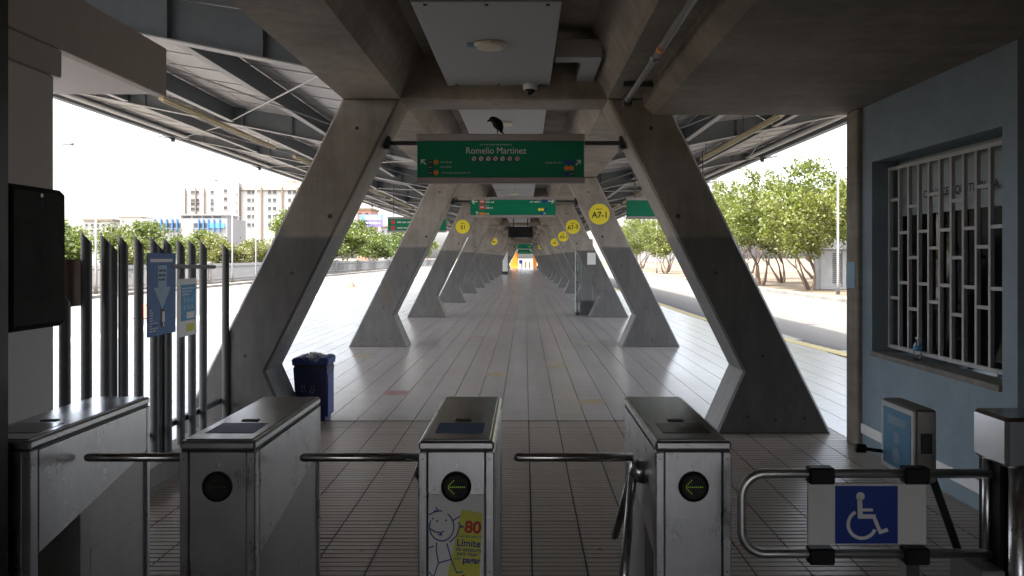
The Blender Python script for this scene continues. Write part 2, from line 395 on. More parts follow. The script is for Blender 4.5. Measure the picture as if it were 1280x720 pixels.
class Face:
    """flat print on a surface: O origin, u right, v up, n outwards; every mark is a thin raised sheet"""
    def __init__(s, O, u, v): s.O = Vector(O); s.u = Vector(u).normalized(); s.v = Vector(v).normalized(); s.n = s.u.cross(s.v)
    def P(s, a, b, h): return s.O + s.u*a + s.v*b + s.n*h
    def poly(s, mb, pts, lay=1, t=0.0012):
        n = len(pts); h0, h1 = (lay-1)*t + 0.0002, lay*t + 0.0004
        mb.add([s.P(a, b, h0) for a, b in pts] + [s.P(a, b, h1) for a, b in pts],
               [tuple(range(n, 2*n))] + [(i, (i+1) % n, n+(i+1) % n, n+i) for i in range(n)]); return mb
    def rect(s, mb, a0, a1, b0, b1, lay=1): return s.poly(mb, [(a0, b0), (a1, b0), (a1, b1), (a0, b1)], lay)
    def disc(s, mb, a, b, r, lay=1, n=20): return s.poly(mb, [(a+r*math.cos(2*PI*k/n), b+r*math.sin(2*PI*k/n)) for k in range(n)], lay)
    def stroke(s, mb, pts, wd, lay=2):
        for i in range(len(pts)-1):
            p, q = Vector(pts[i]), Vector(pts[i+1]); d = (q-p)
            if d.length < 1e-6: continue
            d.normalize(); nn = Vector((-d.y, d.x))*wd/2; e = d*wd*0.3
            s.poly(mb, [tuple(p-e-nn), tuple(q+e-nn), tuple(q+e+nn), tuple(p-e+nn)], lay, 0.0012 + 0.00002*(i % 3))
        return mb
    def ring(s, mb, a, b, r0, r1, lay=2, t0=0, t1=360, n=28):
        for k in range(n):
            A, B = R(t0+(t1-t0)*k/n), R(t0+(t1-t0)*(k+1)/n)
            s.poly(mb, [(a+r0*math.cos(A), b+r0*math.sin(A)), (a+r1*math.cos(A), b+r1*math.sin(A)),
                        (a+r1*math.cos(B), b+r1*math.sin(B)), (a+r0*math.cos(B), b+r0*math.sin(B))], lay)
        return mb
    def arrow(s, mb, a, b, L, ang, wd, lay=1):
        d = Vector((math.cos(R(ang)), math.sin(R(ang)))); t = Vector((a, b)) + d*L/2; e = Vector((a, b)) - d*L/2
        s.stroke(mb, [tuple(e), tuple(t - d*wd*0.5)], wd, lay)
        for k in (135, -135):
            q = Vector((math.cos(R(ang+k)), math.sin(R(ang+k))))
            s.stroke(mb, [tuple(t), tuple(t+q*L*0.55)], wd, lay+0.04)
        return mb
    def words(s, mb, a0, a1, b, h, seed=0, lay=1):
        """a line of print too small to read: short strokes in word groups"""
        r = random.Random(seed); a = a0
        while a < a1 - h*0.3:
            for k in range(r.randint(3, 8)):
                if a > a1 - h*0.3: break
                wd = h*r.uniform(0.28, 0.5); hh = h*r.uniform(0.7, 1.0)
                s.rect(mb, a, min(a1, a+wd), b-h/2, b-h/2+hh, lay); a += wd + h*0.22
            a += h*0.5
        return mb
    def text(s, mb, txt, a, b, h, lay=1, align='c', sx=1.0, bold=0.0, rot=0.0):
        vs_, fs, wdt = text_geo(txt, bold); k = h/0.69
        off = {'c': -wdt/2, 'l': 0, 'r': -wdt}[align]; ca, sa = math.cos(R(rot)), math.sin(R(rot))
        pts = []
        for x, y in vs_:
            X, Y = (x+off)*k*sx, y*k; pts.append(s.P(a + X*ca - Y*sa, b + X*sa + Y*ca, lay*0.0012+0.0004))
        mb.add(pts, fs); return mb
TXT = {}
def text_geo(txt, bold):
    if (txt, bold) in TXT: return TXT[txt, bold]
    cu = bpy.data.curves.new('t', 'FONT'); cu.body = txt; cu.size = 1.0; cu.offset = bold; cu.fill_mode = 'FRONT'
    o = bpy.data.objects.new('t', cu); col.objects.link(o)
    dg = bpy.context.evaluated_depsgraph_get(); me = bpy.data.meshes.new_from_object(o.evaluated_get(dg))
    vs_ = [(v.co.x, v.co.y) for v in me.vertices]; fs = [tuple(p.vertices) for p in me.polygons]
    bpy.data.objects.remove(o); bpy.data.curves.remove(cu); bpy.data.meshes.remove(me)
    TXT[txt, bold] = (vs_, fs, max(v[0] for v in vs_) if vs_ else 0); return TXT[txt, bold]
for t_, b_ in (('Romelio Martinez', 0.0), ('S1', 0.02), ('A7-1', 0.02), ('A7-3', 0.02), ('A5-1', 0.02), ('80', 0.035), ('Centímetros', 0.0), ('Límite', 0.02),
               ('de estatura', 0.015), ('para viajar', 0.015), ('sin', 0.0), ('pagar', 0.03), ('CONOCE AQUI TU RUTA', 0.02)):
    text_geo(t_, b_)          # while the scene is still empty

# ------------------------------------------------------------------ the setting: ground, roads, platform
GZ = -0.34; RZ = -0.30; YEND = 124.0
tag(MB().box(-900, 900, -60, 1500, GZ-1, GZ).build('ground', M_GROUND), kind='structure')
tag(MB().box(-20.8, -9.4, -40, 400, GZ-0.2, RZ).build('road', M_ROAD), kind='structure')
tag(MB().box(5.0, 14.4, -40, 400, GZ-0.2, RZ).build('road', M_ROAD), kind='structure')
def edgeX(y): return 6.45 if y < 11 else (5.55 if y > 21.5 else 6.45 - 0.9*(y-11)/10.5)
fl = MB().prism([(-9.4, -9), (6.45, -9), (6.45, 11), (5.55, 21.5), (5.55, YEND+8), (-9.4, YEND+8)], GZ-0.1, -0.012, 'z').build('platform_floor', M_GROUT)
tag(fl, kind='structure')
TX0, TY0, TS = 0.24, 7.9, 0.3
special = {}
for X_, Y_, m_ in ((-1.46, 9.6, M_TRED), (-0.22, 11.1, M_TYEL), (1.02, 9.05, M_TYEL), (-2.6, 13.2, M_TYEL), (0.7, 12.1, M_TYEL), (-0.8, 16.1, M_TRED), (1.4, 15.0, M_TYEL)):
    special[math.floor((X_-TX0)/TS), math.floor((Y_-TY0)/TS)] = m_
# ribbed tiles between turnstiles and steel joint
def rib_mesh(flat):
    mb = MB(); h = TS/2-0.0015; prof = []
    if flat: return MB().box(-h, h, -h, h, -0.012, 0.0, 0.002)
    nr = 5; pw = 2*h/nr; prof.append((-h, -0.012))
    for k in range(nr):
        a = -h + k*pw
        prof += [(a+0.0045, -0.006 if k else -0.012), (a+0.0065, 0.0), (a+pw-0.0065, 0.0), (a+pw-0.0045, -0.006 if k < nr-1 else -0.012)]
    prof.append((h, -0.012))
    vs_ = [(-h+.003, y, z) for y, z in prof] + [(h-.003, y, z) for y, z in prof]; n = len(prof)
    return mb.add(vs_, [(i, i+1, n+i+1, n+i) for i in range(n-1)])
cells = []
for iy in range(-42, 0):
    for ix in range(-10, 11):
        cx, cy = TX0+(ix+.5)*TS, TY0+(iy+.5)*TS
        if not (-2.54 < cx < 3.2): continue
        vis = cy > 2.6 and abs((cx-CAMX)/cy) < 0.70 and (cy > 3.75 or True)
        # hidden under turnstile bodies in the picture
        cells.append((0 if vis else 1, cy, cx, ix, iy))
cells.sort()
proto = None; rest = []
for k, (hid, cy, cx, ix, iy) in enumerate(cells):
    if hid == 0 and (proto is None or k < 300) and iy >= -18:
        if proto is None:
            proto = rib_mesh(False).build('floor_tile', M_RIB, base=(0, 0, 0)); t = proto
        else: t = proto.copy(); col.objects.link(t)
        t.parent = fl; t.location = (cx, cy, rnd.uniform(-0.0006, 0.0006)); t.rotation_euler = (rnd.uniform(-.002, .002), rnd.uniform(-.002, .002), 0)
    else: rest.append((cx, cy))
rb = MB(); src = rib_mesh(False)
for cx, cy in rest: rb.add([(x+cx, y+cy, z) for x, y, z in src.v], src.f)
tag(rb.build('ribbed_tiles', M_RIB, fl), kind='stuff')
# smooth tiles of the long platform
smooth_v, smooth_f = [], []
h = TS/2-0.0016; nrows = int((YEND+8-TY0)/TS)
sp_mesh = MB().box(-h, h, -h, h, -0.012, 0.0, 0.0015)
r2 = np.random.default_rng(3)
for iy in range(-40, nrows):
    cy = TY0+(iy+.5)*TS
    for ix in range(-33, 22):
        cx = TX0+(ix+.5)*TS
        if cx < -9.3 or cx > edgeX(cy)-0.1: continue
        if iy < 0 and -2.54 < cx < 3.2: continue
        if (ix, iy) in special:
            t = sp_mesh.build('floor_tile', special[ix, iy], base=(0, 0, 0)); t.parent = fl; t.location = (cx, cy, 0.0); continue
        e = edgeX(cy)-0.42
        if e-0.16 < cx < e+0.16: continue
        z = r2.uniform(-0.00012, 0.00012, 4); n = len(smooth_v); a_ = h-0.0022; k_ = h
        smooth_v += [(cx-a_, cy-k_, z[0]), (cx+a_, cy-k_, z[0]), (cx+a_, cy+k_, z[0]), (cx-a_, cy+k_, z[0])]
        if cy < 40:
            smooth_v += [(cx-a_, cy-h, -0.013), (cx+a_, cy-h, -0.013), (cx+a_, cy+h, -0.013), (cx-a_, cy+h, -0.013)]
            smooth_f += [(n, n+1, n+2, n+3), (n, n+4, n+5, n+1), (n+1, n+5, n+6, n+2), (n+2, n+6, n+7, n+3), (n+3, n+7, n+4, n)]
        else: smooth_f.append((n, n+1, n+2, n+3))
sm = MB(); sm.v = smooth_v; sm.f = smooth_f
tag(sm.build('floor_tiles', M_TILE, fl), kind='stuff')
# yellow tactile strip along the right platform edge (blocks), steel joint across the floor
tb = MB(); y = 2.0
while y < YEND:
    e = edgeX(y+.15)-0.42; tb.box(e-0.14, e+0.14, y+.002, y+.298, -0.01, 0.004, 0.003); y += 0.3
tag(tb.build('tactile_strip', M_TACT, fl), kind='stuff')
MB().box(-2.55, 3.2, TY0-0.012, TY0+0.012, -0.011, 0.003).build('joint_strip', M_DARK, fl)
mb = MB()
for k in range(40): mb.box(-9.55, -9.40, 2+k*3.3, 2+k*3.3+3.28, GZ, 0.002, 0.02)
mb.build('platform_kerb', M_KERB, fl)
# kerb of the right-hand island, left pavement behind the fence
mb = MB()
for k in range(70): mb.box(14.4, 14.62, 14+k*2.0, 14+k*2.0+1.97, GZ, -0.10+0.012*math.sin(k*2.1), 0.03)
tag(mb.build('kerb', M_KERB), kind='structure')
tag(MB().box(14.62, 60, -40, 400, GZ-0.1, -0.16).build('dry_island', M_GROUND), kind='structure')
tag(MB().box(-21.0, -20.8, -40, 400, GZ-0.1, -0.12, 0.03).build('kerb', M_KERB), kind='structure')
tag(MB().box(-120, -21.0, -40, 400, GZ-0.1, -0.17).build('verge', M_GROUND), kind='structure')

# ------------------------------------------------------------------ concrete columns, beams, slab
Y0, SP, NG = 7.33, 7.15, 17; DEP = 0.55
prof = [(1.0, 3.24), (2.31, 0.60), (2.04, -0.012), (3.17, -0.012), (1.56, 3.24)]
cm = {}
for sd in (-1, 1):
    pl = [(x*sd, z) for x, z in prof]
    cm[sd] = MB().prism(pl, 0, DEP, 'y', 0.022).build('concrete_column', M_COL, base=(sd*2.6, 0, 0))
extra = {(1, 0): 'dark in the shade beside the ticket booth', (-1, 0): 'just behind the blue bin and steel picket fence',
         (1, 1): 'bearing the yellow A7-1 disc', (-1, 2): 'bearing the yellow S1 disc', (1, 2): 'bearing the yellow A7-3 disc and white paper'}
for i in range(NG):
    for sd in (-1, 1):
        o = cm[sd] if i == 0 else cm[sd].copy()
        if i: col.objects.link(o)
        o.location = (sd*2.6, Y0+i*SP, 0)
        side = 'left' if sd < 0 else 'right'
        tag(o, f"leaning grey-footed concrete column, {ORD[i]} on the {side} from the turnstiles" + (', ' + extra[sd, i] if (sd, i) in extra else ''),
            'column', 'leaning concrete columns along the platform')
def disc_y(x, y, z, r):
    n = 14; return MB().prism([(x+r*math.cos(2*PI*k/n), z+r*math.sin(2*PI*k/n)) for k in range(n)], y-.0025, y+.004, 'y')
for o in [o for o in col.objects if o.name.startswith('concrete_column') and o.location.y < 30]:
    sd = 1 if o.location.x > 0 else -1; y = o.location.y
    for x, z, r in ((1.68, 2.10, .024), (1.42, 2.95, .018), (2.35, 0.16, .014), (2.62, 0.13, .014), (2.9, 0.15, .014), (2.5, .75, .016), (2.05, 1.55, .016)):
        disc_y(sd*x, y, z, r).build('tie_hole', M_DARK, o)
ctr = thing('concrete_spine', 'bare concrete ceiling spine of beams and slab above the platform aisle', 'ceiling', (0, Y0, 3.24))
for sd in (-1, 1):
    pl = [(1.0*sd, 3.236), (1.56*sd, 3.236), (1.56*sd, 4.10), (0.77*sd, 4.10), (0.77*sd, 3.67)]
    MB().prism(pl, -9, YEND+4, 'y', 0.015).build('edge_beam', M_BEAM, ctr)
MB().box(-0.80, 0.80, -9, YEND+4, 3.66, 4.08).build('ceiling_slab', M_SOFF, ctr)
cb = MB().prism([(-1.05, 3.232), (1.05, 3.232), (0.79, 3.75), (-0.79, 3.75)], Y0+0.01, Y0+DEP-0.01, 'y', 0.012).build('crossbeam', M_BEAM, ctr)
for i in range(1, NG): dup(cb, 0, i*SP)
# ledge blocks beside each crossbeam (seen above the signs)
lb = MB().box(-0.98, -0.62, Y0+DEP+0.02, Y0+DEP+0.5, 3.34, 3.66, 0.01).build('haunch', M_BEAM, ctr); dup(lb, 1.6, 0)
for i in range(1, 7): dup(lb, 0, i*SP); dup(lb, 1.6, i*SP)
# lower concrete slab over the ticket booth
es = thing('entrance_slab', 'wide dark board-marked concrete slab over the ticket booth at upper right', 'ceiling', (3.5, 0, 3.05))
MB().prism([(1.30, 3.34), (1.325, 3.13), (1.42, 3.05), (9.0, 3.05), (9.0, 3.34)], -9, 7.2, 'y', 0.012).build('slab', M_SOFF, es)

# ceiling panels with round lamps
def zpan(i): return 3.35
pn = 0
for i in range(9):
    ys = [(4.9, 7.29)] if i == 0 else [(Y0+(i-1)*SP+DEP+0.45, Y0+(i-1)*SP+DEP+3.45), (Y0+(i-1)*SP+DEP+3.5, Y0+i*SP-0.05)]
    for a, b in ys:
        pn += 1
        t = thing('ceiling_panel', f"pale grey flat panel under the concrete ceiling, {ORD[pn-1]} from the turnstiles", 'ceiling panel', (-0.05, (a+b)/2, 3.35), 'pale ceiling panels above the aisle')
        MB().box(-0.54, 0.44, a, b, 3.35, 3.385, 0.004).build('panel', M_PANEL, t)
        m_ = MB()
        for x in (-0.45, -0.05, 0.35):
            for yy in (a+0.05, b-0.05): m_.box(x-0.012, x+0.012, yy-0.012, yy+0.012, 3.343, 3.35)
        tag(m_.build('bolts', M_DARK, t), kind='stuff')
        m_ = MB()
        for x in (-0.4, 0.3): m_.tube([(x, a+0.3, 3.38), (x, a+0.3, 3.67)], 0.008, 6); m_.tube([(x, b-0.3, 3.38), (x, b-0.3, 3.67)], 0.008, 6)
        split_build(m_, 'hanger', M_DARK, t)
        if pn <= 6:
            yl = 5.86 if i == 0 else a+0.95
            l = thing('ceiling_lamp', f"round cream ceiling lamp, unlit, on the {ORD[pn-1]} ceiling panel", 'lamp', (-0.07, yl, 3.30), 'round ceiling lamps')
            MB().lathe([(0.085, 3.318), (0.112, 3.322), (0.125, 3.333), (0.125, 3.349)], -0.07, yl, 28).build('diffuser', M_CREAM, l, smooth=True)
            if i == 0: MB().box(-0.25, -0.17, yl-0.03, yl+0.03, 3.318, 3.348, 0.006).build('terminal_box', M_LBLUE, l)
d_ = thing('security_camera', 'small white dome camera under the concrete crossbeam', 'camera', (0.25, 7.24, 3.30))
MB().lathe([(0.062, 3.30), (0.066, 3.315), (0.066, 3.36), (0.04, 3.40)], 0.25, 7.24, 20).build('housing', M_WHITE, d_, smooth=True)
MB().lathe([(0.005, 3.245), (0.03, 3.252), (0.046, 3.272), (0.052, 3.30)], 0.25, 7.24, 20).build('dome', M_SCREEN, d_, smooth=True)
MB().box(0.21, 0.29, 7.25, 7.335, 3.37, 3.41).build('bracket', M_WHITE, d_)
t = thing('cable_duct', 'pale grey angular cable duct beside the first ceiling panel', 'duct', (0.7, 6.9, 3.4))
MB().box(0.46, 0.86, 6.45, 6.62, 3.40, 3.56, 0.006).build('duct_run', M_PANEL, t)
MB().box(0.70, 0.86, 6.625, 7.33, 3.397, 3.557, 0.006).build('duct_run', M_PANEL, t)
t = thing('conduit_pipe', 'grey metal conduit with an orange band under the right beam', 'pipe', (1.13, 4, 3.16))
MB().tube([(1.15, -5, 3.16), (1.15, 7.05, 3.16)], 0.026, 12).build('pipe', M_CONDUIT, t, smooth=True)
MB().tube([(1.15, 5.25, 3.16), (1.15, 5.33, 3.16)], 0.030, 12).build('band', M_ORANGE, t, smooth=True)
m_ = MB()
for yy in (5.5, 6.9): m_.tube([(1.15, yy, 3.16), (1.15, yy+0.09, 3.16)], 0.034, 12)
m_.build('coupling', M_CONDUIT, t, smooth=True)
m_ = MB()
for yy in (4.2, 6.6): m_.box(1.06, 1.32, yy, yy+0.04, 3.19, 3.232)
split_build(m_, 'clamp', M_DARK, t)
MB().box(1.11, 1.19, 7.0, 7.10, 3.10, 3.20, 0.008).build('junction_box', M_DARK, t)

# ------------------------------------------------------------------ steel roof wings
rf = thing('station_roof', 'upswept grey steel canopy roof with rafters and purlins on both sides', 'roof', (0, Y0, 4.0))
def zbot(x): return 3.52 + 0.2*(x-1.56)
EDGE = {-1: 9.9, 1: 7.0}
def ztop(sd, x):
    e = EDGE[sd]; return 4.02 + (zbot(e)+0.16-4.02)*(x-1.56)/(e-1.56)
YA = -0.2
for sd in (-1, 1):
    e = EDGE[sd]; yc = Y0+DEP/2
    pl = [(1.56*sd, zbot(1.56)), (e*sd, zbot(e)), (e*sd, ztop(sd, e)-.01), (1.56*sd, 4.01)]
    r_ = MB().prism(pl, yc-0.006, yc+0.006, 'y')
    for x in np.arange(2.4, e-0.3, 0.95): r_.prism([(x*sd, zbot(x)), ((x+.012)*sd, zbot(x)), ((x+.012)*sd, ztop(sd, x)-.02), (x*sd, ztop(sd, x)-.02)], yc-0.075, yc+0.075, 'y')
    r_ = r_.build('rafter', M_ROOFST, rf)
    fl_ = MB().prism([(1.56*sd, zbot(1.56)-.014), (e*sd, zbot(e)-.014), (e*sd, zbot(e)), (1.56*sd, zbot(1.56))], yc-0.085, yc+0.085, 'y').build('rafter_flange', M_FLANGE, rf)
    for i in range(NG):
        for o in (r_, fl_):
            if i == 0: continue
            dup(o, 0, i*SP)
    # purlins
    pxs = [1.66, 3.55, 5.45, 7.5, 9.55] if sd < 0 else [1.66, 3.3, 5.0, 6.65]
    for x in pxs:
        zt = ztop(sd, x)-0.012; hh = min(0.30, zt-zbot(x)-0.02)
        p_ = MB().box(sd*x-0.004, sd*x+0.004, Y0+DEP/2+0.01, Y0+DEP/2+SP-0.01, zt-hh, zt).build('purlin', M_ROOFST, rf)
        q_ = MB().box(sd*x-0.05, sd*x+0.05, Y0+DEP/2+0.09, Y0+DEP/2+SP-0.09, zt-hh-0.01, zt-hh).build('purlin_flange', M_FLANGE, rf)
        for i in range(0, NG-1):
            for o in (p_, q_):
                if i == 0: continue
                dup(o, 0, i*SP)
    # deck panels, each bay in strips with an overlap rib
    xs = list(np.linspace(1.56, e+0.12, 6 if sd < 0 else 5))
    for k in range(len(xs)-1):
        a, b = xs[k]+0.008, xs[k+1]-0.008
        pl = [(a*sd, ztop(sd, a)), (b*sd, ztop(sd, b)), (b*sd, ztop(sd, b)+0.03), (a*sd, ztop(sd, a)+0.03)]
        p_ = MB().prism(pl, Y0+DEP/2+0.008, Y0+DEP/2+SP-0.008, 'y')
        for yy in np.arange(0.9, SP, 0.9):
            p_.prism([(a*sd, ztop(sd, a)-.012), (b*sd, ztop(sd, b)-.012), (b*sd, ztop(sd, b)), (a*sd, ztop(sd, a))], Y0+DEP/2+yy, Y0+DEP/2+yy+0.03, 'y')
        p_ = p_.build('roof_panel', M_DECK, rf)
        for i in range(0, NG-1):
            if i: dup(p_, 0, i*SP)
    pl = [(1.50*sd, 4.06), ((e+.14)*sd, ztop(sd, e+.14)+.04), ((e+.14)*sd, ztop(sd, e+.14)+.06), (1.50*sd, 4.13)]
    MB().prism(pl, Y0+DEP/2-.4, Y0+DEP/2+(NG-1)*SP+.3, 'y').build('roof_sun_seal', M_DECK, rf)  # unseen sheet added over the panels to stop sun through their joints
    # edge gutter and bracing rods
    z0 = zbot(e)
    gt = MB().prism([((e+.0)*sd, z0-.03), ((e+.16)*sd, z0-.03), ((e+.2)*sd, z0+.17), ((e+.02)*sd, z0+.17)], Y0+DEP/2+0.004, Y0+DEP/2+SP-0.004, 'y').build('gutter', M_ROOFST, rf)
    pip = MB().tube([((e-.45)*sd, Y0+DEP/2+.1, zbot(e-.45)+.05), ((e-.45)*sd, Y0+DEP/2+SP-.1, zbot(e-.45)+.05)], 0.035, 8).build('edge_pipe', M_FLANGE, rf)
    br = MB()
    x1, x2 = pxs[0]+.1, pxs[2]
    br.tube([(x1*sd, Y0+DEP/2+.1, zbot(x1)+.05), (x2*sd, Y0+DEP/2+SP-.1, zbot(x2)+.05)], 0.011, 6)
    br.tube([(x2*sd, Y0+DEP/2+.1, zbot(x2)+.07), (x1*sd, Y0+DEP/2+SP-.1, zbot(x1)+.07)], 0.011, 6)
    x1, x2 = pxs[2], pxs[-1]
    br.tube([(x1*sd, Y0+DEP/2+.1, zbot(x1)+.05), (x2*sd, Y0+DEP/2+SP-.1, zbot(x2)+.05)], 0.011, 6)
    br.tube([(x2*sd, Y0+DEP/2+.1, zbot(x2)+.07), (x1*sd, Y0+DEP/2+SP-.1, zbot(x1)+.07)], 0.011, 6)
    br = br.build('brace', M_FLANGE, rf)
    for i in range(0, NG-1):
        if i:
            for o in (gt, pip, br): dup(o, 0, i*SP)
# long cream light fittings and edge floodlights
for sd, X in ((-1, 5.74), (1, 4.4)):
    side = 'left' if sd < 0 else 'right'; zz = zbot(X)-0.075
    for i in range(9):
        ya = 12.4+i*SP; x = sd*X
        t = thing('tube_light', f"long cream tube light under the {side} roof wing, {ORD[i]} from the turnstiles", 'light', (x, ya+2.8, zz), 'long tube lights under the roof')
        if i == 0 and sd < 0 or i == 0: pass
        MB().box(x-0.05, x+0.05, ya, ya+5.6, zz, zz+0.06, 0.008).build('trough', M_YELLOWCREAM, t)
        MB().tube([(x, ya+.05, zz-.018), (x, ya+5.55, zz-.018)], 0.016, 8).build('tube', M_CREAM, t, smooth=True)
        m_ = MB()
        for yy in (0.3, 2.2, 5.2): m_.tube([(x, ya+yy, zz+.05), (x, ya+yy, ztop(sd, X))], 0.008, 6)
        split_build(m_, 'hanger', M_DARK, t)
    for i in range(7):
        e = EDGE[sd]; x = sd*(e+0.1); yy = Y0+DEP/2+i*SP; z = zbot(e)-0.05
        t = thing('floodlight', f"small pale floodlight on the {side} roof edge, {ORD[i]} from the turnstiles", 'floodlight', (x, yy, z), 'floodlights along the roof edge')
        MB().prism([(x, z-.02), (x+sd*.42, z+.06), (x+sd*.44, z+.10), (x, z+.05)], yy-.14, yy+.14, 'y', 0.01).build('lamp_head', M_GALV, t)
        MB().box(min(x, x-sd*.1), max(x, x-sd*.1), yy-.03, yy+.03, z-.10, z+.06).build('bracket', M_DARK, t)

# ------------------------------------------------------------------ left gatehouse: white pier, fascia
t = thing('gatehouse', 'white pier with greige box canopy at upper left', 'building', (-2.85, 3, 0))
MB().box(-3.05, -2.70, -9, 4.68, -0.012, 2.82, 0.012).build('pier', M_WHITEW, t)
MB().box(-3.15, -2.697, -9, 4.755, 2.823, 2.995, 0.008).build('lintel', M_FASC, t)
MB().box(-2.78, -2.694, -9, 6.14, 3.0, 3.39, 0.008).build('fascia', M_FASC, t)
MB().box(-7.5, -2.785, -9, 6.14, 3.02, 3.39, 0.006).build('soffit', M_WHITEW, t)
# right hand ticket booth
WX = 3.25
t = thing('ticket_booth', 'grey-blue painted ticket booth with barred window on the right', 'booth', (WX+1, 6, 0)); booth = t
wy0, wy1, wz0, wz1 = 4.85, 6.67, 0.87, 2.54
MB().box(WX, 3.62, 4.70, wy0, -0.012, 3.055).build('wall', M_BLUEW, t)
MB().box(WX, 3.62, wy0, wy1, -0.012, wz0).build('wall', M_BLUEW, t)
MB().box(WX, 3.62, wy0, wy1, wz1, 3.055).build('wall', M_BLUEW, t)
MB().box(WX, 3.62, wy1, 6.86, -0.012, 3.055).build('wall', M_BLUEW, t)
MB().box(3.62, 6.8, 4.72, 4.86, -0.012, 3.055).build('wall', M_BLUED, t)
MB().box(WX-0.045, WX+0.30, 6.865, 7.10, -0.012, 3.048, 0.012).build('corner_pillar', M_BEAM, t)
MB().box(WX+0.31, 4.1, 6.88, 7.04, -0.012, 3.046).build('wall', M_BLUEW, t)
MB().box(4.1, 6.3, 6.88, 7.04, -0.012, 0.9).build('wall', M_BLUEW, t)
MB().box(4.1, 6.3, 6.88, 7.04, 2.3, 3.046).build('wall', M_BLUEW, t)
MB().box(6.3, 6.8, 4.87, 7.04, -0.012, 3.046).build('wall', M_WHITEW, t)
MB().box(3.62, 6.29, 4.87, 6.87, 0.80, 0.86).build('counter', M_DARK, t)
MB().box(3.75, 3.80, 5.15, 5.65, 1.0, 1.34, .01).build('monitor', M_BLACK, t)
MB().box(3.75, 3.79, 5.38, 5.42, .86, 1.0).build('monitor_stand', M_BLACK, t)
MB().box(3.9, 3.93, 5.85, 6.35, 1.35, 1.85).build('pale_fill_panel', M_WHITEW, t)  # pale panel added indoors to lighten the window, in place of reflections
MB().box(3.70, 3.86, 6.05, 6.45, .86, 1.08, .01).build('printer', M_GALV, t)
MB().box(WX-0.02, WX+0.17, wy0+.003, wy1-.003, wz0-0.03, wz0+0.012, 0.006).build('sill', M_KERB, t)
MB().box(3.50, 3.508, wy0+.002, wy1-.002, wz0+.02, wz1-.002).build('pane', M_GLASS, t)
fm = MB().box(3.488, 3.498, wy0+.003, wy1-.003, 2.06, wz1-.004).build('window_film', M_FILM, t)
fc = Face((3.488, (wy0+wy1)/2, 2.24), (0, -1, 0), (0, 0, 1))
fc.text(MB(), 'CONOCE AQUI TU RUTA', 0, -0.05, 0.06, bold=0.02).build('lettering', M_INK, fm)
m_ = MB()
for k in range(5): m_.box(3.52, 3.56, wy0+.1+k*.36, wy0+.125+k*.36, wz0, wz1)
split_build(m_, 'mullion', M_DARK, t); MB().box(3.515, 3.565, wy0, wy1, 1.93, 1.98).build('transom', M_DARK, t)
gr = MB().box(WX+.135, WX+.165, wy0+.012, wy1-.012, wz1-.085, wz1-.055).box(WX+.135, WX+.165, wy0+.012, wy1-.012, wz0+.045, wz0+.075)\
     .box(WX+.135, WX+.165, wy0+.012, wy0+.042, wz0+.075, wz1-.085).box(WX+.135, WX+.165, wy1-.042, wy1-.012, wz0+.075, wz1-.085).build('window_grille', M_GRILLE, t)
nb = 11; ya, yb = wy0+.042, wy1-.042; step = (yb-ya)/nb; za, zb = wz0+.075, wz1-.085
b0 = MB().box(WX+.136, WX+.164, -0.0125, 0.0125, za, zb).build('bar', M_GRILLE, gr, base=wloc(gr))
b0.location.y += 0
bars = [ya+step*(k+1) for k in range(nb-1)]
b0.location = (0, bars[0], 0)
for yy in bars[1:]:
    c = b0.copy(); col.objects.link(c); c.location = (0, yy, 0)
# the copied bar mesh is relative to the booth base: fix offsets
for o in gr.children: o.location.y -= 0
c0 = MB().box(WX+.138, WX+.162, -(step-.025)/2, (step-.025)/2, -0.0125, 0.0125).build('crossbar', M_GRILLE, gr, base=wloc(gr))
first = True
for k in range(nb):
    fr = (0.22, 0.5, 0.78) if k % 2 == 0 else (0.36, 0.64)
    if k % 4 == 2: fr = (0.17, 0.45, 0.73)
    for f_ in fr:
        o = c0 if first else c0.copy()
        if not first: col.objects.link(o)
        first = False
        o.location = (0, ya+step*(k+.5), zb-(zb-za)*f_)
for o in list(gr.children):        # meshes were stored relative to the booth origin in x,y,z: move back
    o.location -= Vector((0, 0, 0))
MB().box(WX-.02, WX-.003, 4.72, 6.85, 0.12, 0.21, 0.004).build('skirting', M_WHITE, t)
MB().box(WX-.052, WX-.046, 6.90, 7.08, 1.42, 1.66).build('notice', M_LBLUE, t)
wb = thing('water_bottle', 'clear plastic water bottle with blue label on the booth window sill', 'bottle', (3.33, 6.05, wz0+.012))
zz = wz0+.012
MB().lathe([(0.026, zz), (0.031, zz+.008), (0.031, zz+.05), (0.028, zz+.06), (0.031, zz+.07), (0.031, zz+.12), (0.014, zz+.155), (0.013, zz+.168)], 3.33, 6.05, 16).build('bottle', M_PLASTIC, wb, smooth=True)
MB().lathe([(0.0318, zz+.075), (0.0318, zz+.115)], 3.33, 6.05, 16).build('label', M_CYAN, wb, smooth=True)
MB().lathe([(0.0155, zz+.166), (0.0155, zz+.184)], 3.33, 6.05, 16).build('cap', M_WHITE, wb, smooth=True)
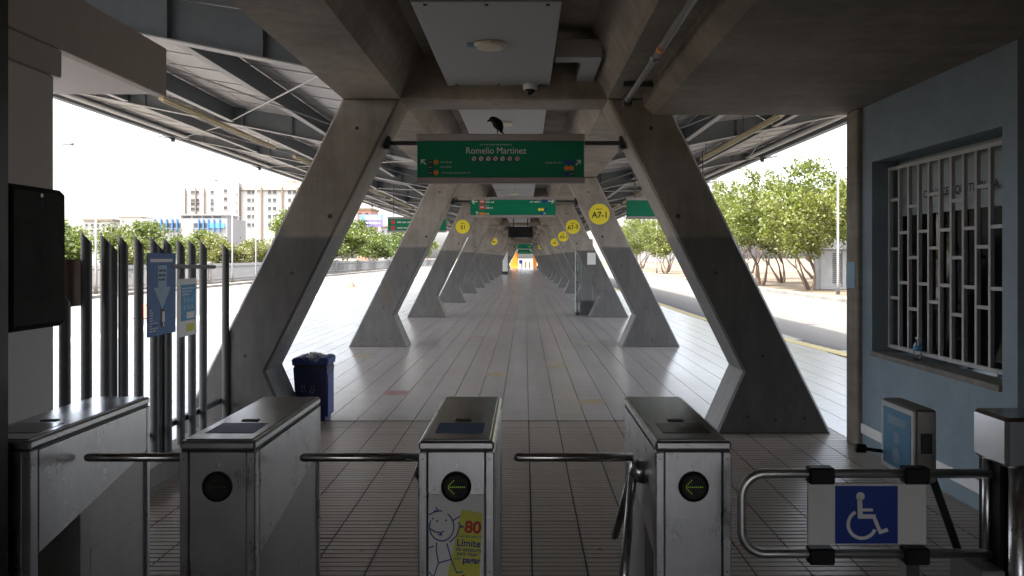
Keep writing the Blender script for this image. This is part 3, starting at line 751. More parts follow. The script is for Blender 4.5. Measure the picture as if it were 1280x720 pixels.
# walls and ceilings added round the camera to shade the turnstiles and near columns
t = thing('added_shade_hall', 'added walls and ceilings round the viewer that shade the entrance', 'building', (4.4, -4, 0))
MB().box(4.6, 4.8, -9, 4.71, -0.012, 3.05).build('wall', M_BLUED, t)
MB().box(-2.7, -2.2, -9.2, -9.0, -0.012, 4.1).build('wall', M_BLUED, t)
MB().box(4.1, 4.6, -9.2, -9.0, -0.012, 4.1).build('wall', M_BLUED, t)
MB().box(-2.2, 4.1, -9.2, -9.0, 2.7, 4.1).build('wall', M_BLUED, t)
MB().prism([(1.57, 4.03), (7.1, ztop(1, 7.1)+.01), (7.1, ztop(1, 7.1)+.08), (1.57, 4.1)], 6.6, Y0+DEP/2-.01, 'y').build('ceiling', M_ROOFST, t)  # strip added to keep sun out of the gap behind the slab
MB().prism([(-1.57, 4.02), (-9.9, ztop(-1, 9.9)), (-9.9, ztop(-1, 9.9)+.1), (-1.57, 4.12)], -9, Y0+DEP/2-.01, 'y').build('ceiling', M_ROOFST, t)

# ------------------------------------------------------------------ near left frame post and black box
t = MB().box(-2.06, -1.742, 2.76, 2.86, -0.012, 4.0, 0.006).build('door_frame_post', M_DARK, base=(-1.85, 2.8, 0))
tag(t, 'dark upright door frame post at the far left edge of the view', 'post')
t = thing('black_box', 'black rounded equipment box hanging on the post at left', 'box', (-1.87, 3.05, 1.41))
MB().box(-2.0, -1.75, 2.875, 3.24, 1.412, 1.985, 0.022).build('housing', mat('dusty_black', (0.016, 0.0155, 0.015), 0.7, var=0.5, scale=9, bump=0.3, bscale=30, spec=0.25), t)
MB().tube([(-1.752, 3.06, 1.95), (-1.745, 3.06, 1.95)], .008, 10).build('screw', M_STEELD, t)
MB().box(-1.95, -1.85, 2.855, 2.88, 1.6, 1.8).build('bracket', M_DARK, t)

# ------------------------------------------------------------------ picket fence on kerb at left
t = thing('picket_fence', 'dark grey steel tube fence with slanted tops on a concrete kerb at left', 'fence', (-2.68, 6, 0))
MB().box(-2.82, -2.55, 2.95, 7.30, -0.012, 0.14, 0.012).build('kerb', M_KERB, t)
FX = -2.68; first = None
def picket(x, y, zt, r=0.034):
    n = 14; vs_ = [(x+r*math.cos(2*PI*k/n), y+r*math.sin(2*PI*k/n), 0.13) for k in range(n)]
    vs_ += [(x+r*math.cos(2*PI*k/n), y+r*math.sin(2*PI*k/n), zt - (r*math.cos(2*PI*k/n-.5)+r)*1.25) for k in range(n)]
    return MB().add(vs_, [tuple(range(n))[::-1], tuple(range(n, 2*n))] + [(k, (k+1) % n, n+(k+1) % n, n+k) for k in range(n)])
for xpix, off, zt in ((81, 0, 1.50), (108, 0, 1.875), (132, 0, 1.87), (141, -.05, 1.82), (154, 0, 1.87), (173.5, 0, 1.87), (193, 0, 1.87), (199, -.05, 1.83), (209.5, 0, 1.865), (226, 0, 1.86), (240, 0, 1.86), (254, 0, 1.86), (282, 0, 1.84)):
    X = FX+off; d = F*(CAMX-X)/(656-xpix)
    picket(X, d, zt, 0.033 if off == 0 else 0.03).build('picket', M_GREYPOST, t)
MB().box(FX-.075, FX-.035, 4.6, 7.30, 0.30, 0.345).build('rail', M_GREYPOST, t)
MB().tube([(FX+.05, 6.08, 1.63), (FX+.05, 6.92, 1.615)], 0.017, 8).build('latch_bar', M_GALV, t)
p_ = tag(MB().box(FX-.10, FX-.07, 4.83, 5.12, 1.38, 1.69, 0.004).build('brown_board', M_BROWN, base=(FX-.085, 4.97, 1.38)), 'small brown board fixed behind the steel fence at left', 'board')
# posters on the fence
t = thing('blue_poster', 'blue poster with pale down arrow tied to the steel fence', 'poster', (FX+.06, 5.9, 1.1))
MB().box(FX+.050, FX+.058, 5.68, 6.14, 1.10, 1.735, 0.001).build('board', M_BLUE2, t)
fc = Face((FX+.058, 5.91, 1.10), (0, 1, 0), (0, 0, 1))
fc.poly(MB(), [(-.07, .54), (-.07, .37), (-.14, .37), (0, .20), (.14, .37), (.07, .37), (.07, .54)]).build('arrow', M_LBLUE, t)
m_ = MB()
for k in range(3): fc.words(m_, -.055, .055, .50-k*.035, .018, k, 2)
m_.build('lettering', M_INK, t)
m_ = MB(); fc.rect(m_, -.19, .17, .565, .59)
for k in range(9): fc.words(m_, -.20, -.20+(.03, .05, .05, .05, .06, .12, .04, .13, .10)[k], .20-k*.02, .011, k+5)
m_.build('lettering', M_WHITE, t)
m_ = MB(); fc.poly(m_, [(-.03, .20), (.03, .20), (.035, .08), (.015, .05), (-.03, .07)], 1); m_.build('dispenser_print', M_INK, t)
m_ = MB(); fc.poly(m_, [(-.005, .18), (.035, .18), (.035, .10), (-.005, .10)], 2); fc.rect(m_, .01, .025, .06, .10, 2); m_.build('dispenser_print', M_WHITE, t)
t = thing('cyan_poster', 'small white and cyan notice tied to the steel fence', 'poster', (FX+.06, 6.36, 1.04))
MB().box(FX+.050, FX+.057, 6.20, 6.53, 1.045, 1.525, 0.001).build('board', M_WHITE, t)
fc = Face((FX+.057, 6.365, 1.045), (0, 1, 0), (0, 0, 1))
fc.rect(MB(), -.135, .14, .13, .43).build('field', M_CYAN, t)
m_ = MB()
for k in range(3): fc.words(m_, -.11, .12-k*.05, .40-k*.025, .014, k+30, 2)
fc.rect(m_, -.03, .12, .145, .20, 2); m_.build('lettering', M_WHITE, t)
m_ = MB()
for k in range(3):
    for j in range(2): fc.disc(m_, -.07+k*.07, .30-j*.06, .022, 2)
split_build(m_, 'pictogram', M_LBLUE, t)
fc.rect(MB(), -.03, .12, .035, .10, 1).build('field', M_YGRN, t)

# ------------------------------------------------------------------ turnstiles
def turnstile(X0, label, arms, lit, filled, poster=False):
    X1 = X0+0.29; A, B = 2.90, 3.83; xc = (X0+X1)/2
    t = thing('turnstile', label, 'turnstile', (xc, (A+B)/2, 0), 'tripod turnstiles in a row')
    MB().box(X0, X1, A, B, 0.964, 0.998, 0.008).build('cap', M_STEEL, t)
    tp = MB().box(X0+.016, X1-.016, A+.02, B-.02, 0.994, 1.0025, 0.003).build('top_plate', M_TOP, t)
    MB().box(X0+.05, X1-.05, A+.12, A+.30, 1.0025, 1.004).build('reader_window', M_BLUE2 if filled else M_SCREEN, tp)
    MB().box(xc-.035, xc+.035, A+.34, A+.37, 1.0025, 1.006, 0.001).build('slot', M_DARK, tp)
    MB().box(X0+.006, X1-.006, A+.006, B-.006, 0.957, 0.9645).build('shadow_gap', M_INK, t)
    s_ = 0.034
    for a, b in ((X0, X0+s_), (X1-s_, X1)): MB().box(a, b, A, A+.05, -0.012, 0.957, 0.004).build('corner_strip', M_STEEL, t)
    fp = MB().box(X0+s_+.003, X1-s_-.003, A+.004, A+.05, -0.012, 0.955, 0.002).build('front_panel', M_STEEL, t)
    # side skins: upper panel with slanted lower edge
    for a, b in ((X0, X0+.012), (X1-.012, X1)):
        MB().prism([(A+.054, .955), (B-.03, .955), (B-.03, .70), (A+.054, .54)] if False else [(A+.054, .953), (A+.054, .55), (B-.035, .735), (B-.035, .953)], a, b, 'x', 0.002).build('side_panel', M_STEEL, t)
    MB().box(X0+.013, X1-.013, A+.06, B-.035, 0.74, 0.955).build('housing', M_STEELD, t)
    MB().box(X0, X1, B-.033, B, -0.012, 0.955, 0.004).build('rear_panel', M_STEEL, t)
    ya = A+.054 if filled else 3.25
    pe = MB().box(X0+.014, X1-.014, ya, B-.035, -0.012, 0.738, 0.003).build('pedestal', M_STEELD, t)
    MB().box(X1-.014, X1-.0125, ya+.08, B-.12, 0.12, 0.42, 0.001).build('access_hatch', M_STEELD, pe)
    MB().tube([(xc, A+.006, .905), (xc, A-.002, .905)], .009, 14).build('lock', M_STEEL2, fp)
    m_ = MB()
    for x in (X0+s_*.5, X1-s_*.5):
        for z in (.12, .5, .93): m_.tube([(x, A+.004, z), (x, A-.0015, z)], .0045, 10)
    split_build(m_, 'screw', M_STEELD, t)
    # indicator lamp
    ind = MB()
    n = 28; vs_ = []
    for yy, r in ((A+.004, .058), (A-.004, .058), (A-.010, .050), (A-.006, .046)):
        vs_ += [(xc+r*math.cos(2*PI*k/n), yy, .825+r*math.sin(2*PI*k/n)) for k in range(n)]
    ind.add(vs_, [(j*n+k, j*n+(k+1) % n, (j+1)*n+(k+1) % n, (j+1)*n+k) for j in range(3) for k in range(n)] + [tuple(range(3*n, 4*n))])
    ind = ind.build('indicator', M_BLACK, t)
    fc = Face((xc, A-.006, .825), (1, 0, 0), (0, 0, 1)); m_ = MB()
    for k in range(9): fc.disc(m_, -.028+k*.0075, 0, .0022, 1, 8)
    for k in range(1, 5):
        for s in (-1, 1): fc.disc(m_, -.034+k*.0062, s*k*.0062, .0022, 1, 8)
    m_.build('arrow_lights', M_LED if lit else M_LEDOFF, ind)
    # tripod on the left side
    if arms:
        hub = Vector((X0-.03, 3.22, .818))
        MB().tube([(X0+.01, 3.22, .79), (X0-.035, 3.22, .80), (X0-.055, 3.22, .806)], [.050, .046, .03], 18).build('hub', M_STEEL2, t, smooth=True)
        dirs = [Vector((-1, 0, 0.0))] if arms == 1 else [Vector((-1, 0, 0.0)), Vector((-.16, -.50, -.85)), Vector((-.12, .50, -.82))]
        for k, dv in enumerate(dirs):
            p0 = hub + Vector((-.01, 0, .035 if k == 0 else -.02)); dv = dv.normalized(); L = 0.49 if k == 0 else .42
            MB().tube([p0, p0+dv*L, p0+dv*(L+.012), p0+dv*(L+.018)], [.0185, .0185, .014, .006], 14).build('arm', M_STEEL2, t, smooth=True)
    if poster:
        pp = MB().box(xc-.104, xc+.104, A-.0005, A+.0035, .38, .795).build('poster', M_WHITE, t)
        fc = Face((xc-.104, A-.0006, .795), (1, 0, 0), (0, 0, 1)); S = .208/297.0
        def q(x, y): return ((x-170)*S, -(y-263)*S)
        fc.poly(MB(), [q(348, 345), q(462, 365), q(445, 730), q(405, 760), q(265, 740)]).build('field', M_YGRN, pp)
        fc.poly(MB(), [q(315, 725), q(362, 695), q(385, 760), q(330, 760)], 2).build('field', M_RED, pp)
        fc.text(MB(), '80', *q(408, 470), 62*S, 2, sx=1.0, bold=0.035, rot=-4).build('lettering', M_RED, pp)
        m_ = MB()
        for tx, x, y, hh, bo, sx in (('Centímetros', 392, 497, 17, 0.0, 1.0), ('Límite', 385, 545, 38, .02, .95), ('de estatura', 385, 572, 22, .015, .95), ('para viajar', 380, 594, 20, .015, .95)):
            fc.text(m_, tx, *q(x, y), hh*S, 2, sx=sx, bold=bo, rot=-4)
        fc.text(m_, 'sin', *q(325, 618), 20*S, 2, rot=-4); fc.text(m_, 'pagar', *q(402, 636), 34*S, 2, bold=.03, sx=.9, rot=-4)
        m_.build('lettering', M_INKB, pp)
        m_ = MB(); W = 6*S
        fc.stroke(m_, [q(240+66*math.cos(R(a)), 437+78*math.sin(R(a))) for a in range(-60, 215, 12)], W)
        fc.stroke(m_, [q(172, 372), q(205, 355), q(240, 350)], W); fc.stroke(m_, [q(198, 352), q(222, 352), q(208, 332)], W)
        fc.stroke(m_, [q(180, 450), q(205, 466), q(235, 470), q(250, 462)], W); fc.stroke(m_, [q(232, 470), q(240, 482), q(220, 480)], W)
        for x, y in ((192, 393), (264, 402), (215, 406)): fc.disc(m_, *q(x, y), 5*S, 2, 10)
        fc.stroke(m_, [q(300, 405), q(340, 380)], W); fc.stroke(m_, [q(285, 520), q(318, 490), q(338, 440), q(350, 430)], W)
        fc.stroke(m_, [q(330, 415), q(345, 440), q(362, 438)], W)
        fc.stroke(m_, [q(212, 525), q(210, 570), q(222, 635), q(292, 615), q(268, 530)], W)
        fc.stroke(m_, [q(172, 552), q(195, 543)], W); fc.stroke(m_, [q(222, 635), q(195, 712), q(172, 685)], W); fc.stroke(m_, [q(292, 615), q(322, 688), q(355, 684)], W)
        m_.build('figure_drawing', M_INKB, pp)
    return t
turnstile(-1.98, 'steel turnstile at far left, beside the picket fence and dark post', 3, False, False)
turnstile(-1.12, 'steel turnstile in front of the blue bin, its round indicator unlit', 1, False, True)
turnstile(-0.207, 'steel turnstile bearing the white and yellow height limit poster', 1, True, True, True)
turnstile(0.70, 'steel turnstile next to the wheelchair gate, tripod arms hanging at its left', 3, True, False)

# ------------------------------------------------------------------ wheelchair swing gate and its post
t = thing('swing_gate', 'tubular steel swing gate with blue wheelchair sign', 'gate', (1.45, 2.75, 0.6))
gy, r_ = 2.75, 0.0165; zt_, zb_ = 0.918, 0.628; xl = 0.985; cr = 0.085
pts = [(1.90, gy, zt_)] + [(xl+cr+cr*math.cos(R(a)), gy, zt_-cr+cr*math.sin(R(a))) for a in range(90, 181, 10)] + \
      [(xl+cr+cr*math.cos(R(a)), gy, zb_+cr+cr*math.sin(R(a))) for a in range(180, 271, 10)] + [(1.90, gy, zb_)]
MB().tube(pts, r_, 14).build('tube', M_TUBE, t, smooth=True)
X = lambda x: CAMX+(x-656)*gy/F
pb = MB().box(X(1009), X(1157), gy-.006, gy+.004, zb_+.035, zt_-.035, 0.002).build('sign_board', M_WHITE, t)
for xx in (1025, 1143):
    for z in (zt_, zb_): MB().box(X(xx)-.046, X(xx)+.046, gy-.027, gy+.022, z-.034, z+.026, 0.006).build('clamp', M_BLACK, t)
fc = Face(((X(1043)+X(1121))/2, gy-.006, (zb_+zt_)/2-.002), (1, 0, 0), (0, 0, 1))
bl = fc.rect(MB(), -.113, .113, -.104, .104).build('blue_field', M_BLUE, pb)
m_ = MB(); k_ = 0.226/190
def q(x, y): return ((x-792)*k_, -(y-448)*k_)
fc.disc(m_, *q(773, 392), 13*k_, 2)
fc.stroke(m_, [q(771, 405), q(773, 455)], 15*k_, 2); fc.stroke(m_, [q(773, 433), q(808, 433)], 9*k_, 2.1)
fc.stroke(m_, [q(771, 453), q(815, 453)], 13*k_, 2.2); fc.stroke(m_, [q(813, 452), q(833, 500), q(853, 494)], 11*k_, 2.3)
ca, cb2 = q(778, 477)
fc.ring(m_, ca, cb2, 37*k_, 47*k_, 2, 118, 338)
m_.build('wheelchair_symbol', M_WHITE, bl)
t = thing('gate_post', 'steel gate post with mirror-like box head at far right', 'post', (1.98, 2.7, 0))
MB().box(1.85, 2.16, 2.60, 2.80, 0.975, 1.148, 0.012).build('head', M_STEEL2, t)
MB().tube([(1.925, 2.655, -.012), (1.925, 2.655, .975)], 0.03, 18).build('column', M_STEEL, t, smooth=True)
MB().box(1.885, 1.93, 2.69, 2.82, -0.012, 0.974, 0.004).build('hinge_column', M_BLACK, t)
MB().box(1.97, 2.2, 2.62, 2.80, -0.012, 0.974, 0.004).build('cabinet', M_DARK, t)
MB().tube([(1.875, 2.755, .50), (1.875, 2.755, 1.0)], 0.014, 12).build('pin', M_STEEL, t, smooth=True)
MB().box(1.80, 1.884, 2.66, 2.86, -0.012, 0.60, 0.004).build('base_cover', M_GALV, t)
# card reader stand behind the gate
t = thing('card_reader', 'grey card reader box with blue poster on a stand behind the gate', 'card reader', (1.83, 3.15, 0))
bx_ = MB().box(1.755, 1.84, 3.02, 3.30, 0.80, 1.093, 0.008).build('box', M_STEELD, t)
MB().box(1.775, 1.82, 3.014, 3.021, 0.92, 1.0, 0.002).build('handle', M_DARK, bx_)
sg = MB().box(1.748, 1.756, 3.025, 3.295, 0.805, 1.085, 0.001).build('poster', M_WHITE, bx_)
fc = Face((1.748, 3.16, .945), (0, -1, 0), (0, 0, 1))
fc.rect(MB(), -.115, .115, -.12, .12).build('field', M_CYAN, t)
m_ = MB(); fc.rect(m_, -.075, .08, .055, .09, 2); fc.rect(m_, -.02, .03, -.02, .025, 2); fc.disc(m_, 0, -.07, .035, 2); split_build(m_, 'pictogram', M_LBLUE, t)
MB().box(1.77, 1.825, 3.12, 3.20, -0.012, 0.80, 0.004).build('stand', M_STEELD, t)
MB().tube([(1.85, 3.1, .84), (2.05, 3.12, .30), (2.12, 3.13, -.01)], 0.016, 10).build('strut', M_DARK, t, smooth=True)
MB().tube([(1.757, 3.29, .86), (1.67, 3.30, .87)], 0.008, 8).tube([(1.68, 3.30, .87), (1.64, 3.30, .872)], 0.019, 10).build('knob', M_BLACK, t, smooth=True)

# ------------------------------------------------------------------ blue bin
bx0, by0 = -2.02, 8.0
t = thing('litter_bin', 'dark blue litter bin with white bag sticking out, behind the turnstiles', 'bin', (bx0, by0, 0))
def ring(a, b, z, yo=0): return [(bx0-a, by0-b+yo, z), (bx0+a, by0-b+yo, z), (bx0+a, by0+b+yo, z), (bx0-a, by0+b+yo, z)]
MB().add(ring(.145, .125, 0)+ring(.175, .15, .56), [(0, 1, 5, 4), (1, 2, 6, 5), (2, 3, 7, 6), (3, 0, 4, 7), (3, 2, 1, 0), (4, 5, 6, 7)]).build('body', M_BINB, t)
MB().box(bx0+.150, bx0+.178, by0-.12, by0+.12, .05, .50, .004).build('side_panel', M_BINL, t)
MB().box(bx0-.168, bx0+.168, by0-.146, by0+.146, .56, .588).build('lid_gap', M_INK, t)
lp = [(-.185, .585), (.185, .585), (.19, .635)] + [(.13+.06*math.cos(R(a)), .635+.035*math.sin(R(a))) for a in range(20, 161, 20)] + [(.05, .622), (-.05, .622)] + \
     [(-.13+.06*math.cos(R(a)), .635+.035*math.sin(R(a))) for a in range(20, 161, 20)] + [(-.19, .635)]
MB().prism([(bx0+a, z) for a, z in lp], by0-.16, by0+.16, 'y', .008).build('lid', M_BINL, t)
fc = Face((bx0, by0-.139, .28), (1, 0, 0), (0, .045, 1)); m_ = MB()
fc.words(m_, -.07, .03, .17, .014, 3, 6); fc.rect(m_, .0, .035, .10, .15, 6); fc.rect(m_, .007, .028, .135, .165, 7); fc.words(m_, -.02, .05, .085, .01, 8, 6)
fc.ring(m_, .018, .04, .015, .026, 6); fc.rect(m_, -.09, -.082, .05, .12, 6); fc.rect(m_, -.065, -.057, .05, .12, 6); fc.words(m_, -.10, -.04, .035, .01, 9, 6)
split_build(m_, 'pictogram', M_GALV, t)
bm = bmesh.new(); bmesh.ops.create_icosphere(bm, subdivisions=3, radius=1)
r3 = random.Random(5)
for v in bm.verts:
    k = 1 + 0.28*math.sin(v.co.x*7+1.3)*math.sin(v.co.y*6) + 0.2*math.sin(v.co.z*11+v.co.x*5) + r3.uniform(-.06, .06)
    v.co = Vector((v.co.x*.085*k+bx0+.01, v.co.y*.07*k+by0, v.co.z*.05*k+.655))
me = bpy.data.meshes.new('bag'); bm.transform(Matrix.Translation((-bx0, -by0, 0))); bm.to_mesh(me); bm.free(); me.materials.append(M_BAG)
o = bpy.data.objects.new('bag', me); col.objects.link(o); o.parent = t

# ------------------------------------------------------------------ hanging signs
def hanging_sign(cx, y, z0, wd, hh, label, bar=None, body=True, hang=None):
    t = thing('hanging_sign', label, 'sign', (cx, y, z0), 'green hanging signs')
    fh = hh*0.12
    p = MB().box(cx-wd/2, cx+wd/2, y-.05, y+.05, z0+fh, z0+hh-fh*1.2, .002).build('panel', M_GREEN, t)
    MB().box(cx-wd/2-.008, cx+wd/2+.008, y-.062, y+.062, z0, z0+fh-.001, .006).build('frame', M_ALU, t)
    MB().box(cx-wd/2-.008, cx+wd/2+.008, y-.062, y+.062, z0+hh-fh*1.2+.001, z0+hh, .006).build('frame', M_ALU, t)
    if bar:
        for a, b in ((-bar, cx-wd/2-.01), (cx+wd/2+.01, bar)): MB().box(a, b, y-.02, y+.02, z0+hh-.105, z0+hh-.065).build('support_bar', M_DARK, t)
        for sx in (-1, 1): MB().box(sx*bar-.03, sx*bar+.03, y-.06, y+.06, z0+hh-.15, z0+hh-.02, .004).build('bracket', M_DARK, t)
    if hang:
        m_ = MB()
        for a in (-wd*.4, wd*.4): m_.tube([(cx+a, y, z0+hh), (cx+a, y, hang+.2*abs(cx+a) if False else hang)], .012, 8)
        split_build(m_, 'hanger', M_DARK, t)
    return t, p, Face((cx, y-.0505, z0+hh/2), (1, 0, 0), (0, 0, 1))
t, p, fc = hanging_sign(-0.04, 7.6, 2.44, 1.66, .49, 'large green station name sign with black bird on top, nearest the turnstiles', bar=1.17)
S = 1.66/1220
def q(x, y): return ((x-630)*S, -(y-212)*S)
fc.text(MB(), 'Romelio Martinez', *q(595, 176), 46*S, sx=.92, bold=0.0).build('lettering', M_WHITE, p)
m_ = MB(); fc.words(m_, q(480, 0)[0], q(715, 0)[0], q(0, 110)[1], 10*S, 1)
for a, b, y, k in ((190, 280, 238, 2), (190, 270, 273, 3), (200, 410, 316, 4), (955, 1080, 241, 5)): fc.words(m_, q(a, 0)[0], q(b, 0)[0], q(0, y)[1], 12*S, k)
m_.build('lettering', M_PALE, p)
m_ = MB(); fc.arrow(m_, *q(66, 238), 44*S, 135, 9*S); fc.arrow(m_, *q(1197, 242), 44*S, 45, 9*S); split_build(m_, 'arrow', M_WHITE, p)
m_ = MB(); n_ = MB(); v_ = MB()
for k, x in enumerate((435, 487, 540, 592, 643, 697, 752)):
    fc.disc(m_, *q(x, 213), 21*S); fc.disc(n_, *q(x, 213), 16*S, 2)
    fc.stroke(v_, [q(x-8, 205), q(x+8, 222)], 6*S, 3); fc.stroke(v_, [q(x-6+k % 3*5, 219), q(x+7-k % 2*4, 205)], 5*S, 3.1)
split_build(m_, 'pictogram', M_INK, p); split_build(n_, 'pictogram', M_WHITE, p); split_build(v_, 'pictogram', M_DKRED, p)
m_ = MB()
for y in (238, 273, 315): fc.rect(m_, q(102, 0)[0], q(135, 0)[0], q(0, y+16)[1], q(0, y-16)[1])
fc.disc(m_, *q(1150, 323), 17*S); split_build(m_, 'route_badge', M_INK, p)
m_ = MB()
for x, y in ((158, 238), (158, 315), (1112, 282), (1147, 282)): fc.disc(m_, *q(x, y), 18*S, 1.2)
split_build(m_, 'route_badge', M_ORANGE, p)
m_ = MB()
for x, y in ((1112, 240), (1147, 240), (1112, 323)): fc.disc(m_, *q(x, y), 18*S, 1.2)
split_build(m_, 'route_badge', M_BLUE, p)
m_ = MB()
for x, y in ((118, 238), (118, 273), (118, 315), (1150, 323)): fc.words(m_, q(x-11, 0)[0], q(x+11, 0)[0], q(0, y)[1], 10*S, x, 2)
m_.build('lettering', M_PALE, p)

def route_face(fc, p, wd, left=True, right=True):
    S = wd/1130
    def q(x, y): return ((x-660)*S, -(y-205)*S)
    wm, rm, om, bm_, ym = MB(), MB(), MB(), MB(), MB()
    if left:
        fc.arrow(wm, *q(155, 132), 72*S, 180, 15*S)
        fc.rect(rm, *[q(218, 0)[0], q(288, 0)[0], q(0, 160)[1], q(0, 98)[1]]); fc.rect(rm, *[q(218, 0)[0], q(288, 0)[0], q(0, 236)[1], q(0, 174)[1]])
        for a, b, y, hh in ((300, 410, 138, 24), (300, 350, 111, 11), (300, 395, 214, 24), (300, 335, 188, 11), (310, 352, 292, 22), (232, 275, 130, 26), (232, 275, 205, 22)):
            fc.words(wm, q(a, 0)[0], q(b, 0)[0], q(0, y)[1], hh*S, a+y, 2)
        fc.arrow(wm, *q(186, 286), 40*S, 90, 10*S); fc.rect(om, q(215, 0)[0], q(300, 0)[0], q(0, 308)[1], q(0, 276)[1])
    if right:
        fc.arrow(wm, *q(1165, 127), 72*S, 0, 15*S)
        for a, b, y, hh in ((885, 1030, 134, 24), (985, 1030, 108, 11), (1065, 1100, 287, 18)): fc.words(wm, q(a, 0)[0], q(b, 0)[0], q(0, y)[1], hh*S, a+y, 2)
        fc.disc(bm_, *q(1075, 125), 34*S); fc.disc(bm_, *q(1040, 287), 20*S); fc.disc(bm_, *q(1097, 237), 18*S)
        fc.disc(ym, *q(1010, 237), 20*S); fc.disc(ym, *q(1050, 237), 20*S)
    for b_, nm, m in ((wm, 'lettering', M_WHITE), (rm, 'route_badge', M_RED), (om, 'route_badge', M_ORANGE), (bm_, 'route_badge', M_BLUE), (ym, 'route_badge', M_YELLOW)):
        if b_.f: (split_build(b_, nm, m, p) if nm == 'route_badge' else b_.build(nm, m, p))
t, p, fc = hanging_sign(-0.03, 14.78, 2.48, 1.66, .40, 'green route sign with white arrows at both ends over the aisle', bar=1.20); route_face(fc, p, 1.66)
t, p, fc = hanging_sign(-2.88, 21.7, 2.42, 1.66, .44, 'green sign with two red badges, left of the second left column', hang=3.78); 
S_ = 1.66/1130
wm, rm = MB(), MB()
for k, y in enumerate((.07, -.09)):
    fc.rect(rm, -.74, -.62, y-.055, y+.055); fc.words(wm, -.56, .2, y, .045, k+60)
wm.build('lettering', M_WHITE, p); split_build(rm, 'route_badge', M_RED, p)
hanging_sign(3.03, 14.9, 2.46, 1.66, .42, 'plain green sign half hidden behind the nearest right column', hang=3.80)
t, p, fc = hanging_sign(0.05, Y0+8*SP+.3, 2.42, 1.66, .52, 'small green sign far down the aisle behind the black screen', bar=1.2); route_face(fc, p, 1.66)
t, p, fc = hanging_sign(0.1, Y0+13*SP+.3, 2.40, 1.66, .40, 'farthest tiny green sign above the bright aisle end', bar=1.2)
t = thing('display_screen', 'black hanging display screen above the aisle behind the route sign', 'screen', (0.03, 32, 2.55))
MB().box(-.50, .54, 31.95, 32.08, 2.55, 3.0, .01).build('housing', M_BLACK, t)
MB().box(-.46, .50, 31.943, 31.952, 2.60, 2.95).build('screen', M_SCREEN, t)
MB().box(-.3, -.26, 32, 32.04, 3.0, 3.66).box(.3, .34, 32, 32.04, 3.0, 3.66).build('hanger', M_DARK, t)
# black bird on the first sign: one continuous body swept along its spine
def swept(path, secs, n=14):
    mb = MB(); vs_ = []
    for i, (p, (a, b)) in enumerate(zip(path, secs)):
        p = Vector(p); d = (Vector(path[min(i+1, len(path)-1)])-Vector(path[max(i-1, 0)])).normalized()
        s = Vector((0, 1, 0)); u = d.cross(s).normalized()
        vs_ += [p + s*a*math.cos(2*PI*k/n) + u*b*math.sin(2*PI*k/n) for k in range(n)]
    m = len(path)
    fs = [(i*n+k, i*n+(k+1) % n, (i+1)*n+(k+1) % n, (i+1)*n+k) for i in range(m-1) for k in range(n)] + [tuple(range(n))[::-1], tuple(range((m-1)*n, m*n))]
    return mb.add(vs_, fs)
bt = thing('bird', 'black bird perched on the station name sign, facing left', 'bird', (-0.08, 7.6, 2.93))
X0_, Z0_ = -0.08, 2.93
pth = [(.048, .030), (.046, .045), (.038, .062), (.022, .088), (.004, .112), (-.012, .132), (-.028, .146), (-.044, .152), (-.058, .149), (-.066, .144), (-.078, .138), (-.092, .129)]
sec = [(.012, .004), (.018, .010), (.03, .022), (.04, .034), (.042, .037), (.036, .032), (.028, .026), (.025, .023), (.018, .017), (.009, .009), (.006, .006), (.001, .001)]
swept([(X0_+a*1.1, 7.6, Z0_+z*1.0) for a, z in pth], [(a*1.4, b*1.4) for a, b in sec]).build('body', M_BIRD, bt, smooth=True)
for s in (-1, 1):
    MB().tube([(X0_+.01, 7.6+s*.018, Z0_+.06), (X0_+.006, 7.6+s*.02, Z0_+.028), (X0_+.012, 7.6+s*.02, Z0_+.002)], [.009, .004, .003], 8)\
        .tube([(X0_+.014, 7.6+s*.02, Z0_+.003), (X0_-.022, 7.6+s*.024, Z0_+.002)], .003, 6).build('leg', M_BIRD, bt)
MB().prism([(X0_+.03, Z0_+.05), (X0_+.075, Z0_+.015), (X0_+.065, Z0_+.008), (X0_+.02, Z0_+.035)], 7.585, 7.615, 'y', .002).build('tail', M_BIRD, bt)

# yellow discs on columns
def stop_disc(cx, y, z, r, txt, label, rot=0):
    t = thing('yellow_disc', label, 'sign', (cx, y, z-r), 'round yellow stop signs on the columns')
    n = 30; p = [(cx+r*math.cos(2*PI*k/n), z+r*math.sin(2*PI*k/n)) for k in range(n)]
    d = MB().prism(p, y-.010, y-.002, 'y', .001).build('disc', M_YELLOW, t)
    fc = Face((cx, y-.010, z), (1, 0, 0), (0, 0, 1)); m_ = MB()
    if txt: fc.text(m_, txt, 0, -.35*r, r*.56, sx=.95, bold=.02, rot=rot)
    else: fc.words(m_, -.5*r, .5*r, -.1*r, .5*r, int(y))
    fc.words(m_, -.28*r, .28*r, .48*r, .14*r, 4); m_.build('lettering', M_INK, t)
c = lambda i: Y0+i*SP
stop_disc(1.62, c(1), 2.53, .20, 'A7-1', 'round yellow disc lettered A7-1 on second right column')
stop_disc(-1.57, c(2), 2.58, .20, 'S1', 'round yellow disc lettered S1 on third left column')
stop_disc(1.57, c(2), 2.58, .205, 'A7-3', 'round yellow disc lettered A7-3 on third right column', 8)
stop_disc(1.66, c(3), 2.50, .20, 'A5-1', 'yellow disc lettered A5-1 on fourth right column')
stop_disc(1.62, c(4), 2.42, .19, '', 'tiny yellow disc on fifth right column')
stop_disc(-1.55, c(5), 2.62, .2, '', 'tiny yellow disc on a far left column beyond S1')
stop_disc(1.5, c(8), 2.6, .2, '', 'smallest yellow disc far down the right columns')
tag(MB().box(1.98, 2.22, c(2)-.006, c(2)-.001, 1.50, 1.84).build('paper_notice', M_WHITE, base=(2.1, c(2)-.003, 1.5)), 'blank white paper taped to the third right column', 'paper')
